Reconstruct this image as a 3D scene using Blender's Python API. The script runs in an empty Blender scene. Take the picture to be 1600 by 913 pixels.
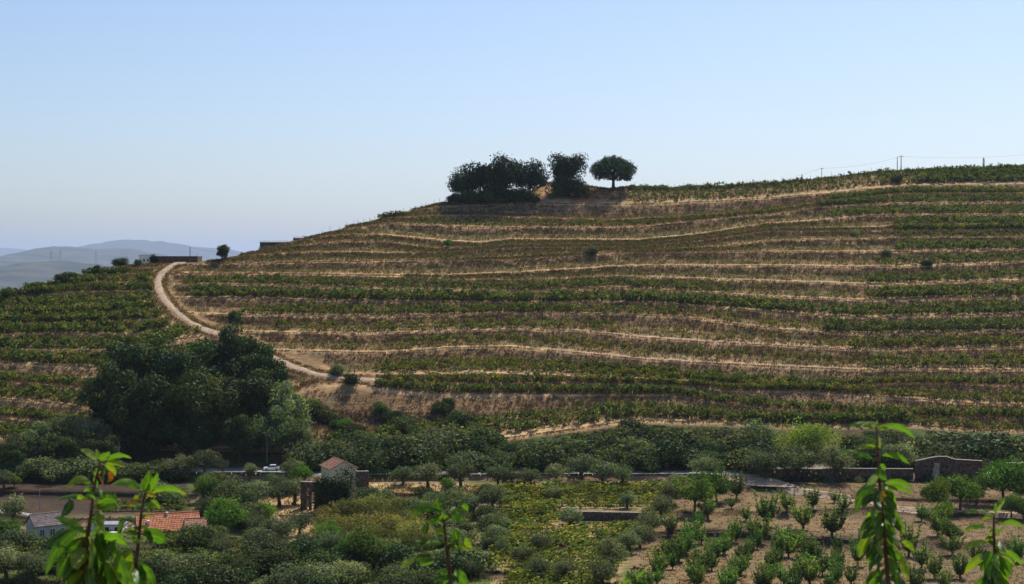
import bpy, math, random
import numpy as np
from mathutils import Vector, Matrix
random.seed(7); rng = np.random.default_rng(7)
S = bpy.context.scene
COL = S.collection
R = math.radians

# ------------------------------------------------------------------ camera, sky, sun, exposure
F_PX, CU, HV = 2400.0, 800.0, 410.0          # focal length in photo pixels, centre column, horizon row
cam_d = bpy.data.cameras.new('camera'); cam = bpy.data.objects.new('camera', cam_d); COL.objects.link(cam)
cam.location = (0, 0, 0); cam.rotation_euler = (R(90), 0, 0)
cam_d.sensor_width = 36; cam_d.lens = 36 * F_PX / 1600
cam_d.shift_y = -(456.5 - HV) / 1600
cam_d.clip_start = 0.2; cam_d.clip_end = 120000
cam_d.dof.use_dof = True; cam_d.dof.focus_distance = 400; cam_d.dof.aperture_fstop = 10
S.camera = cam
HAZE = 3.3e-5
SUN_AZ, SUN_EL = 30.0, 54.0                  # degrees right of the view axis, above the horizon
w = bpy.data.worlds.new('World'); S.world = w; w.use_nodes = True
nt = w.node_tree; bg = nt.nodes['Background']
sky = nt.nodes.new('ShaderNodeTexSky'); sky.sky_type = 'NISHITA'; sky.sun_disc = False
sky.sun_elevation = R(SUN_EL); sky.sun_rotation = R(SUN_AZ)
sky.altitude = 200; sky.air_density = 1.0; sky.dust_density = 1.3; sky.ozone_density = 4.0
tint = nt.nodes.new('ShaderNodeMix'); tint.data_type = 'RGBA'; tint.blend_type = 'MULTIPLY'; tint.inputs[0].default_value = 1.0; tint.inputs[7].default_value = (1.0, 0.98, 1.02, 1)
nt.links.new(sky.outputs[0], tint.inputs[6]); nt.links.new(tint.outputs[2], bg.inputs[0]); bg.inputs[1].default_value = 0.12
sd = bpy.data.lights.new('sun', 'SUN'); sun = bpy.data.objects.new('sun', sd); COL.objects.link(sun)
sd.energy = 5.0; sd.angle = R(0.5); sd.color = (1.0, 0.93, 0.82)
sv = Vector((math.sin(R(SUN_AZ))*math.cos(R(SUN_EL)), math.cos(R(SUN_AZ))*math.cos(R(SUN_EL)), math.sin(R(SUN_EL))))
sun.rotation_euler = sv.to_track_quat('Z', 'Y').to_euler(); sun.location = (100, 100, 300)
S.view_settings.view_transform = 'Standard'; S.view_settings.look = 'None'
S.view_settings.exposure = 0.12; S.view_settings.gamma = 1.0
S.cycles.max_bounces = 6; S.cycles.transparent_max_bounces = 8; S.cycles.volume_bounces = 1

# ------------------------------------------------------------------ helpers
def tag(o, label=None, cat=None, group=None, kind=None):
    if label: o['label'] = label
    if cat: o['category'] = cat
    if group: o['group'] = group
    if kind: o['kind'] = kind
    return o
def empty(name, loc=(0,0,0), rz=0, sc=1.0):
    o = bpy.data.objects.new(name, None); COL.objects.link(o)
    o.empty_display_size = 0.5; o.location = loc; o.rotation_euler = (0,0,rz); o.scale = (sc,)*3
    return o
def link(name, me, parent=None, loc=None):
    o = bpy.data.objects.new(name, me); COL.objects.link(o)
    if parent: o.parent = parent
    if loc is not None: o.location = loc
    return o
def mk(name, verts, faces, mat, colr=None, smooth=False, mats=None, midx=None):
    verts = np.asarray(verts, dtype=np.float32).reshape(-1, 3)
    me = bpy.data.meshes.new(name)
    if isinstance(faces, np.ndarray):
        n = faces.shape[0]; k = faces.shape[1]
        me.vertices.add(len(verts)); me.vertices.foreach_set('co', verts.ravel())
        me.loops.add(n*k); me.loops.foreach_set('vertex_index', faces.ravel().astype(np.int32))
        me.polygons.add(n); me.polygons.foreach_set('loop_start', np.arange(0, n*k, k, dtype=np.int32))
        me.update(calc_edges=True)
    else:
        me.from_pydata([tuple(map(float, v)) for v in verts], [], faces); me.update()
    if colr is not None:
        a = me.color_attributes.new('col', 'FLOAT_COLOR', 'POINT')
        c = np.ones((len(verts), 4), dtype=np.float32); c[:, :3] = colr
        a.data.foreach_set('color', c.ravel())
    for m in (mats or [mat]): me.materials.append(m)
    if midx is not None: me.polygons.foreach_set('material_index', np.asarray(midx, dtype=np.int32))
    if smooth: me.polygons.foreach_set('use_smooth', np.ones(len(me.polygons), dtype=bool))
    return me
class MB:
    def __init__(s): s.v = []; s.f = []
    def add(s, vs, fs):
        b = len(s.v); s.v += [tuple(v) for v in vs]; s.f += [tuple(i+b for i in f) for f in fs]; return s
    def box(s, x0, x1, y0, y1, z0, z1):
        return s.add([(x0,y0,z0),(x1,y0,z0),(x1,y1,z0),(x0,y1,z0),(x0,y0,z1),(x1,y0,z1),(x1,y1,z1),(x0,y1,z1)],
              [(0,3,2,1),(4,5,6,7),(0,1,5,4),(1,2,6,5),(2,3,7,6),(3,0,4,7)])
    def tube(s, pts, rad, n=6, cap=True):
        pts = [Vector(p) for p in pts]; vs = []; fs = []
        for i, p in enumerate(pts):
            t = (pts[min(i+1, len(pts)-1)] - pts[max(i-1, 0)]).normalized()
            a = t.cross(Vector((0.13, 1, 0.07))).normalized(); b = t.cross(a)
            r = rad[i] if hasattr(rad, '__len__') else rad
            for j in range(n):
                an = 2*math.pi*j/n; vs.append(p + a*(r*math.cos(an)) + b*(r*math.sin(an)))
        for i in range(len(pts)-1):
            for j in range(n):
                k = (j+1) % n; fs.append((i*n+j, i*n+k, (i+1)*n+k, (i+1)*n+j))
        if cap: fs.append(tuple(range(n))[::-1]); fs.append(tuple((len(pts)-1)*n+j for j in range(n)))
        return s.add(vs, fs)
    def mesh(s, name, mat, smooth=False): return mk(name, s.v, s.f, mat, smooth=smooth)
    def obj(s, name, mat, parent=None, smooth=False): return link(name, s.mesh(name, mat, smooth), parent)
# value noise
_T = rng.random((256, 256)).astype(np.float64)
def vn(x, y):
    x = np.asarray(x, float); y = np.asarray(y, float)
    xi = np.floor(x).astype(int); yi = np.floor(y).astype(int); fx = x-xi; fy = y-yi
    fx = fx*fx*(3-2*fx); fy = fy*fy*(3-2*fy); g = lambda a, b: _T[a & 255, b & 255]
    return (g(xi,yi)*(1-fx)+g(xi+1,yi)*fx)*(1-fy)+(g(xi,yi+1)*(1-fx)+g(xi+1,yi+1)*fx)*fy
def fbm(x, y, o=4):
    r = 0; a = 0.5
    for i in range(o): r = r + a*vn(x*2**i+17.3*i, y*2**i+5.1*i); a *= 0.5
    return r/(1-0.5**o)
def ray(u, v, Y): return np.stack([(u-CU)/F_PX*Y, Y, (HV-v)/F_PX*Y], -1)

# ------------------------------------------------------------------ materials
def nodes(name, rough=0.85):
    m = bpy.data.materials.new(name); m.use_nodes = True; n = m.node_tree
    b = n.nodes['Principled BSDF']; b.inputs['Roughness'].default_value = rough
    b.inputs['Specular IOR Level'].default_value = 0.25
    return m, n, b
def noise_node(n, scale, detail=4, vec=None, rough=0.6):
    t = n.nodes.new('ShaderNodeTexNoise'); t.inputs['Scale'].default_value = scale; t.inputs['Detail'].default_value = detail
    t.inputs['Roughness'].default_value = rough
    if vec: n.links.new(vec, t.inputs['Vector'])
    return t
def ramp(n, fac, stops):
    r = n.nodes.new('ShaderNodeValToRGB'); e = r.color_ramp.elements
    while len(e) < len(stops): e.new(0.5)
    for i, (p, c) in enumerate(stops): e[i].position = p; e[i].color = (*c, 1)
    n.links.new(fac, r.inputs[0]); return r
def mixc(n, fac, a, b, mode='MIX'):
    m = n.nodes.new('ShaderNodeMix'); m.data_type = 'RGBA'; m.blend_type = mode
    for s, x in ((0, fac), (6, a), (7, b)):
        if hasattr(x, 'is_output') or hasattr(x, 'links'): n.links.new(x, m.inputs[s])
        elif s == 0: m.inputs[0].default_value = x
        else: m.inputs[s].default_value = (*x, 1)
    return m.outputs[2]
def math_node(n, op, a, b=None):
    m = n.nodes.new('ShaderNodeMath'); m.operation = op
    for i, x in enumerate((a, b)):
        if x is None: continue
        if hasattr(x, 'links'): n.links.new(x, m.inputs[i])
        else: m.inputs[i].default_value = x
    return m.outputs[0]
def bump(n, b, h, strength=0.4, dist=0.1):
    k = n.nodes.new('ShaderNodeBump'); k.inputs['Strength'].default_value = strength; k.inputs['Distance'].default_value = dist
    n.links.new(h, k.inputs['Height']); n.links.new(k.outputs[0], b.inputs['Normal'])
def mat_mottled(name, a, b_, scale=2.0, rough=0.85, bs=0.3, detail=5, bd=0.05, lo=0.35, hi=0.65):
    m, n, b = nodes(name, rough); tc = n.nodes.new('ShaderNodeTexCoord')
    t = noise_node(n, scale, detail, tc.outputs['Object'])
    r = ramp(n, t.outputs[0], [(lo, a), (hi, b_)]); n.links.new(r.outputs[0], b.inputs['Base Color'])
    bump(n, b, t.outputs[0], bs, bd); return m
def mat_foliage(name, trans=0.38, rough=0.8, gain=1.0, spec=0.08):
    m, n, b = nodes(name, rough); b.inputs['Specular IOR Level'].default_value = spec
    a = n.nodes.new('ShaderNodeAttribute'); a.attribute_name = 'col'
    oi = n.nodes.new('ShaderNodeObjectInfo'); hs = n.nodes.new('ShaderNodeHueSaturation')
    n.links.new(a.outputs['Color'], hs.inputs['Color'])
    n.links.new(math_node(n, 'ADD', math_node(n, 'MULTIPLY', oi.outputs['Random'], 0.8), 0.6*gain), hs.inputs['Value'])
    n.links.new(math_node(n, 'ADD', math_node(n, 'MULTIPLY', math_node(n, 'FRACT', math_node(n, 'MULTIPLY', oi.outputs['Random'], 7.3)), 0.06), 0.46), hs.inputs['Hue'])
    n.links.new(hs.outputs[0], b.inputs['Base Color'])
    tr = n.nodes.new('ShaderNodeBsdfTranslucent'); n.links.new(mixc(n, 1.0, hs.outputs[0], (1.5, 1.6, 0.6), 'MULTIPLY'), tr.inputs[0])
    mx = n.nodes.new('ShaderNodeMixShader'); mx.inputs[0].default_value = trans
    n.links.new(b.outputs[0], mx.inputs[1]); n.links.new(tr.outputs[0], mx.inputs[2])
    n.links.new(mx.outputs[0], n.nodes['Material Output'].inputs[0]); return m
M = {}
M['foliage'] = mat_foliage('foliage')
M['dense'] = mat_foliage('dense_foliage', trans=0.15, rough=0.6)
M['straw'] = mat_foliage('dry_stalks', trans=0.25, rough=0.8)
M['bark'] = mat_mottled('bark', (0.05,0.035,0.025), (0.13,0.1,0.075), 3)
M['shoot'] = mat_mottled('shoot_bark', (0.05,0.018,0.012), (0.13,0.06,0.04), 30, 0.55, 0.3, 4, 0.002)
M['track'] = mat_mottled('track_dust', (0.30,0.215,0.145), (0.52,0.39,0.27), 0.7, 0.95, 0.6, 10, 0.15, 0.32, 0.66)
M['road'] = mat_mottled('road_asphalt', (0.30,0.29,0.28), (0.38,0.37,0.35), 0.6, 0.9, 0.1)
M['stone'] = mat_mottled('schist_stone', (0.04,0.029,0.021), (0.19,0.135,0.095), 1.6, 0.9, 0.8, 8, 0.15)
M['coping'] = mat_mottled('coping_stone', (0.30,0.26,0.22), (0.45,0.40,0.34), 1.5, 0.9, 0.5)
M['cream'] = mat_mottled('cream_plaster', (0.64,0.53,0.34), (0.76,0.66,0.46), 0.8, 0.9, 0.1)
M['white'] = mat_mottled('white_plaster', (0.68,0.67,0.64), (0.8,0.8,0.78), 0.7, 0.85, 0.1)
M['greywall'] = mat_mottled('grey_render', (0.34,0.31,0.29), (0.50,0.46,0.43), 1.2, 0.9, 0.3)
M['tile'] = mat_mottled('clay_tile', (0.46,0.17,0.08), (0.75,0.34,0.18), 1.5, 0.85, 0.3, 6, 0.03)
M['tileold'] = mat_mottled('weathered_tile', (0.20,0.10,0.07), (0.50,0.27,0.18), 2.5, 0.85, 0.3, 6, 0.03)
M['tilegrey'] = mat_mottled('grey_fibre_tile', (0.17,0.13,0.13), (0.30,0.24,0.23), 1.2, 0.85, 0.3, 6, 0.03)
M['dark'] = mat_mottled('dark_opening', (0.012,0.012,0.014), (0.03,0.03,0.03), 2, 0.4, 0.0)
M['glass'] = mat_mottled('window_glass', (0.05,0.06,0.07), (0.09,0.10,0.11), 2, 0.15, 0.0)
M['wood'] = mat_mottled('pole_wood', (0.09,0.07,0.055), (0.17,0.14,0.11), 4, 0.9, 0.3)
M['metal'] = mat_mottled('grey_metal', (0.22,0.24,0.26), (0.33,0.35,0.37), 1, 0.5, 0.05)
M['blue'] = mat_mottled('blue_cladding', (0.035,0.055,0.10), (0.05,0.075,0.13), 0.4, 0.6, 0.05)
M['paint'] = mat_mottled('white_car_paint', (0.74,0.75,0.77), (0.8,0.8,0.81), 0.3, 0.25, 0.0)
M['rubber'] = mat_mottled('tyre_rubber', (0.02,0.02,0.02), (0.035,0.035,0.035), 5, 0.9, 0.1)
M['red'] = mat_mottled('tail_lamp', (0.4,0.02,0.02), (0.5,0.03,0.02), 5, 0.3, 0.0)
M['wire'] = mat_mottled('wire', (0.04,0.04,0.045), (0.06,0.06,0.06), 1, 0.6, 0.0)

def mat_ground():
    m, n, b = nodes('hillside_ground', 0.95); b.inputs['Specular IOR Level'].default_value = 0.1
    a = n.nodes.new('ShaderNodeAttribute'); a.attribute_name = 'col'
    tc = n.nodes.new('ShaderNodeTexCoord')
    mp = n.nodes.new('ShaderNodeMapping'); mp.inputs['Scale'].default_value = (0.35, 1, 1); n.links.new(tc.outputs['Object'], mp.inputs[0])
    t1 = noise_node(n, 0.9, 10, mp.outputs[0], 0.7); t2 = noise_node(n, 0.07, 5, tc.outputs['Object'])
    t3 = noise_node(n, 3.2, 6, tc.outputs['Object'], 0.75)
    r1 = ramp(n, t1.outputs[0], [(0.28, (0.42,0.39,0.36)), (0.5, (1.0,0.97,0.94)), (0.72, (1.8,1.68,1.45))])
    c = mixc(n, 0.85, a.outputs['Color'], r1.outputs[0], 'MULTIPLY')
    r3 = ramp(n, t3.outputs[0], [(0.3, (0.55,0.55,0.55)), (0.7, (1.45,1.45,1.4))])
    c = mixc(n, 0.7, c, r3.outputs[0], 'MULTIPLY')
    r2 = ramp(n, t2.outputs[0], [(0.35, (0.85,0.92,0.85)), (0.65, (1.15,1.05,0.95))])
    c = mixc(n, 0.8, c, r2.outputs[0], 'MULTIPLY')
    n.links.new(c, b.inputs['Base Color']); bump(n, b, t1.outputs[0], 0.6, 0.5); return m
M['ground'] = mat_ground()

# ------------------------------------------------------------------ terrain description (photo columns and rows -> world)
def Ym(v):
    """depth of the smooth hillside behind the row v"""
    v = np.asarray(v, float)
    hill = 228.8/(0.42-(HV-np.minimum(v, 655))/F_PX)
    low = np.interp(v, [655, 735, 742, 752, 913, 1000], [438.5, 406, 397.6, 393, 285, 247])
    return np.where(v <= 655, hill, low)
SKY = [(-900,470),(-200,462),(0,457),(30,454),(65,446),(100,436),(150,425),(190,416),(215,413),(300,410),(345,405),(400,391),(450,379),(500,366),(560,350),
       (620,334),(680,319),(710,315),(780,311),(830,300),(852,284),(900,287),(950,294),(990,291),(1050,293),(1120,290),(1200,286),(1270,281),(1330,273),
       (1380,267),(1450,264),(1530,262),(1600,259),(1800,250),(2400,235)]
L = [  # terrace lips, bottom to top
 [(-900,690),(0,684),(160,700),(480,706),(700,698),(780,687),(900,671),(985,657),(1120,661),(1217,666),(1425,664),(1512,672),(1600,674),(2400,680)],
 [(-900,648),(0,652),(66,657),(160,668),(300,668),(420,640),(480,602),(500,598),(550,600),(600,606),(680,615),(1050,617),(1120,630),(1250,642),(1400,650),(1600,655),(2400,660)],
 [(-900,620),(0,624),(82,630),(158,643),(400,620),(500,592),(560,594),(640,598),(760,601),(900,598),(980,600),(1097,605),(1136,612),(1250,610),(1322,616),(1447,626),(1517,631),(1600,634),(2400,640)],
 [(-900,590),(0,597),(82,601),(141,607),(300,605),(440,574),(500,587),(640,587),(760,585),(900,590),(981,593),(1097,598),(1250,606),(1344,603),(1425,600),(1600,603),(2400,606)],
 [(-900,560),(0,566),(82,571),(156,575),(300,570),(400,550),(420,548),(500,550),(600,552),(700,544),(800,543),(900,552),(1000,562),(1100,568),(1200,573),(1350,579),(1600,579),(2400,580)],
 [(-900,542),(0,546),(53,549),(158,549),(310,527),(335,517),(400,520),(560,522),(600,521),(800,516),(900,517),(1000,528),(1100,535),(1200,540),(1337,548),(1600,544),(2400,545)],
 [(-900,520),(0,524),(103,521),(193,524),(262,514),(285,490),(400,494),(600,496),(700,493),(800,490),(960,491),(1050,495),(1100,500),(1200,514),(1326,524),(1600,520),(2400,520)],
 [(-900,502),(0,507),(105,506),(210,502),(258,498),(272,466),(400,468),(560,471),(800,474),(900,474),(1030,475),(1200,488),(1337,498),(1600,492),(2400,490)],
 [(-900,490),(0,495),(88,493),(168,490),(248,482),(262,446),(400,446),(560,451),(600,453),(800,457),(960,450),(1200,464),(1364,470),(1600,466),(2400,465)],
 [(-900,475),(0,478),(23,482),(88,481),(160,478),(242,472),(266,428),(400,429),(560,431),(700,434),(800,438),(960,432),(1200,440),(1364,446),(1600,439),(2400,436)],
 [(-900,470),(0,468),(88,458),(160,456),(242,456),(266,426.5),(400,427),(560,430),(700,431),(800,427),(990,416),(1200,416),(1390,418),(1600,410),(2400,404)],
 [(-900,465),(60,455),(98,446),(175,443),(242,442),(285,412.5),(400,412.5),(600,408.5),(800,406),(960,395),(1200,394),(1390,394),(1600,391),(2400,386)],
 [(-900,460),(240,428),(285,411),(400,411),(600,407),(800,402),(960,393),(1050,390),(1130,385),(1200,377),(1390,372),(1600,370),(2400,364)],
 [(-900,460),(240,420),(300,412),(345,405),(400,398),(500,394),(600,396),(700,394),(800,388),(1000,386),(1100,376),(1200,362),(1390,361),(1600,359),(2400,350)],
 [(-900,460),(240,418),(345,402),(400,393),(500,380),(600,378),(650,385),(700,391),(760,387),(800,383),(1000,381),(1100,371),(1200,358),(1375,356),(1400,352),(1600,352),(2400,342)],
 [(-900,460),(400,388),(500,371),(532,367),(600,368),(690,377),(750,380),(800,375),(1000,376),(1100,366),(1200,350),(1275,346),(1350,338),(1600,336),(2400,326)],
 [(-900,460),(400,388),(540,358),(612,350),(725,355),(800,356),(900,355),(1000,354),(1100,344),(1200,335),(1300,322),(1400,319),(1600,317),(2400,305)],
 [(-900,460),(400,388),(560,349),(612,340),(725,336),(800,339),(900,342),(950,344),(1050,339),(1200,329),(1295,314),(1400,303),(1600,302),(2400,285)],
 [(-900,460),(400,388),(620,334),(660,327),(725,321),(825,318),(975,320),(1100,316),(1200,310),(1295,303),(1350,297),(1425,291),(1600,289),(2400,270)],
]
D = [  # rows of tread seen above each lip
 [(-900,12),(160,14),(480,46),(780,36),(900,30),(1100,16),(1200,12),(1600,8)], 4, 3, [(480,4),(560,20),(760,22),(900,18),(1000,14),(1100,8),(1250,4)],
 [(0,3),(700,2),(860,6),(1000,8),(1340,8),(1370,3)], [(0,3),(900,2),(1000,5),(1330,6),(1360,2)], 2.5, 2.5, 3, 2, 2, 2, 2, 2.5, 3, 4,
 4, 3, 3]
NT = len(L)
def itp(tab, u):
    a = np.array(tab, float); return np.interp(u, a[:,0], a[:,1])
TRACK = [(290,404),(272,413),(252,428),(246,442),(250,456),(262,474),(276,490),(296,504),(318,515),(345,523),(385,540),(425,558),(455,572),(490,584),(530,592),(580,594)]
def track_dist(u, v):
    u = np.asarray(u, float); v = np.asarray(v, float); d = np.full(np.broadcast(u, v).shape, 1e9)
    for (a, b), (c, e) in zip(TRACK[:-1], TRACK[1:]):
        vx, vy = c-a, e-b; t = np.clip(((u-a)*vx+(v-b)*vy)/(vx*vx+vy*vy), 0, 1)
        d = np.minimum(d, np.hypot(u-a-t*vx, (v-b-t*vy)*1.3))
    return d
def lips(u):
    """rows of the terrace lips and of the bank feet above them, shape (NT, n)"""
    u = np.asarray(u, float); s = itp(SKY, u) + 1.5*(vn(u/23.0, u*0+3)-0.5)
    V = []; prev = np.full(u.shape, 733.0)
    for k, l in enumerate(L):
        v = itp(l, u) + 1.6*(fbm(u/38.0, u*0+k*7.7, 3)-0.5)
        v = np.maximum(np.minimum(v, prev-0.35), s+0.15*(NT-k)); v = np.minimum(v, prev-0.02); V.append(v); prev = v
    V = np.array(V); Fo = []
    for k in range(NT):
        nxt = V[k+1] if k < NT-1 else s
        d = itp(D[k], u) if isinstance(D[k], list) else D[k]
        if k == 18: d = (V[k]-s)*0.9
        if k == 17: d = np.interp(u, [800, 1200, 1400], [3, 3, 2])
        gap = V[k]-nxt; d = np.maximum(d, gap*(0.50 if k not in (0, 1, 3) else 0.0)) if k not in (17, 18) else d
        Fo.append(V[k] - np.minimum(d, gap*(0.9 if k == 18 else 0.8)))
    return V, np.array(Fo), s
# low terrace walls: (lip polyline, height in rows)
LOW = [([(-900,905),(240,905),(330,880),(420,890),(520,878),(640,893),(700,884),(790,893),(1600,980)], [(-900,6),(240,8),(500,5),(700,8),(790,4),(840,0),(1600,0)]),
       ([(-900,846),(0,850),(300,846),(420,852),(500,846),(780,850),(880,850),(1030,830),(1060,826),(1150,828),(1235,836),(1350,842),(1600,850)], [(-900,4),(300,0),(500,0),(880,0),(1010,0),(1040,7),(1150,9),(1230,9),(1340,6),(1420,0),(1600,0)]),
       ([(-900,800),(0,802),(60,810),(300,808),(500,803),(780,802),(880,799),(1010,802),(1060,800),(1240,800),(1380,790),(1500,800),(1600,804)], [(-900,4),(0,3),(300,2),(600,0),(860,0),(880,14),(1008,12),(1012,0),(1300,0),(1380,6),(1600,6)]),
       ([(-900,768),(0,766),(250,770),(400,775),(600,768),(780,776),(820,772),(1100,768),(1190,758),(1280,768),(1340,776),(1600,782)], [(-900,5),(0,6),(240,8),(330,0),(560,0),(600,4),(770,5),(800,0),(1180,0),(1200,3),(1300,5),(1600,5)])]
def columns(u):
    """vertex rows of the ground sheet: V, Y, kind for every column u"""
    u = np.asarray(u, float); n = len(u); V = []; Y = []; K = []
    def add(v, y, k): V.append(v+0*u); Y.append(y+0*u); K.append(np.full(n, float(k)))
    vs = 1000.0; lowrows = []
    for lp, hh in LOW: lowrows.append((itp(lp, u), itp(hh, u)))
    rows = [np.full(n, 1000.0), np.full(n, 975.0)]
    prev = np.full(n, 940.0); add(1000, 247, 0); add(970, Ym(970), 0)
    for lv, lh in lowrows:
        foot = lv+lh; start = V[-1]
        for t in (0.2, 0.4, 0.6, 0.8): 
            vv = start+(foot-start)*t; yy = Ym(vv)*(1-t)+t*np.maximum(Ym(vv), np.minimum(Ym(lv)-0.4, Ym(vv)+6)); add(vv, yy, 0)
        yf = np.maximum(Ym(foot), Ym(lv)-0.45*(lh > .3)-0.02)
        yf = np.where(lh > 0.2, Ym(lv)-0.5, Ym(foot)-0.02)
        add(foot, yf, 2); add(lv+0.5*lh, np.where(lh > .2, Ym(lv)-0.3, Ym(lv+0.5*lh)), 2); add(lv-0.02, Ym(lv), 1)
    start = V[-1]
    for t in (0.25, 0.5, 0.75): vv = start+(754-start)*t; add(vv, Ym(vv), 0)
    add(753, 394.5, 0); add(751.5, 395.4, 0); add(744, 396.2, 2); add(742.2, 397.4, 3); add(738.5, 401.6, 3); add(735.3, 405.8, 3); add(734.6, 406.5, 3)
    VV, FF, s = lips(u)
    start = V[-1]; st = VV[0]
    for t in (0.15, 0.35, 0.55, 0.75, 0.9): vv = start+(st-start)*t; add(vv, Ym(vv)+1.5*math.sin(t*3.14), 4)
    add(VV[0], Ym(VV[0]), 1)
    for k in range(NT):
        lv = VV[k]; fv = FF[k]; nv = VV[k+1] if k < NT-1 else s
        yl = Ym(lv); yn = Ym(nv); rise = (fv-nv)*yn/F_PX; B = np.minimum(1.15*rise, (yn-yl)*0.75)
        yf = yn-B
        for t in (0.12, 0.4, 0.7): add(lv+(fv-lv)*t, yl+(yf-yl)*t, 1.0 if t < .3 else 1.5)
        add(fv, yf, 2)
        for t in (0.2, 0.42, 0.64, 0.82, 0.94):
            tt = t; add(fv+(nv-fv)*tt, yf+(yn-yf)*(t**1.15), 2.0 if t < .9 else 1.0)
        add(nv, yn, 1)
    V = np.array(V); Y = np.array(Y); K = np.array(K)
    # near the dirt track the terraces flatten out into the slope
    dt = track_dist(u[None,:]*np.ones_like(V), V); wgt = np.clip((26-dt)/16.0, 0, 1); wgt = wgt*wgt*(3-2*wgt); wgt[V > 640] = 0
    Y = Y*(1-wgt)+Ym(V)*wgt
    return V, Y, K, wgt, s
UC = np.concatenate([np.arange(-800, -120, 20), np.arange(-120, 1720, 3.0), np.arange(1720, 2400, 20)])
def P(u, v):
    """ground point behind the pixel (u, v)"""
    V, Y, K, W_, s = columns(np.array([float(u)])); vv = V[:,0][::-1]; yy = Y[:,0][::-1]
    y = float(np.interp(v, vv, yy)); return Vector(((u-CU)/F_PX*y, y, (HV-v)/F_PX*y))

def poly_mask(u, v, pts, soft=6.0):
    """soft 0..1 mask of a closed polygon in rows and columns"""
    u = np.asarray(u, float); v = np.asarray(v, float); ins = np.zeros(u.shape, bool); d = np.full(u.shape, 1e9)
    for i in range(len(pts)):
        (a, b), (c, e) = pts[i], pts[(i+1) % len(pts)]
        cond = ((b > v) != (e > v)) & (u < (c-a)*(v-b)/((e-b) if e != b else 1e-9)+a); ins ^= cond
        t = np.clip(((u-a)*(c-a)+(v-b)*(e-b))/((c-a)**2+(e-b)**2), 0, 1); d = np.minimum(d, np.hypot(u-a-t*(c-a), v-b-t*(e-b)))
    return np.clip(0.5+np.where(ins, d, -d)/soft, 0, 1)

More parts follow.
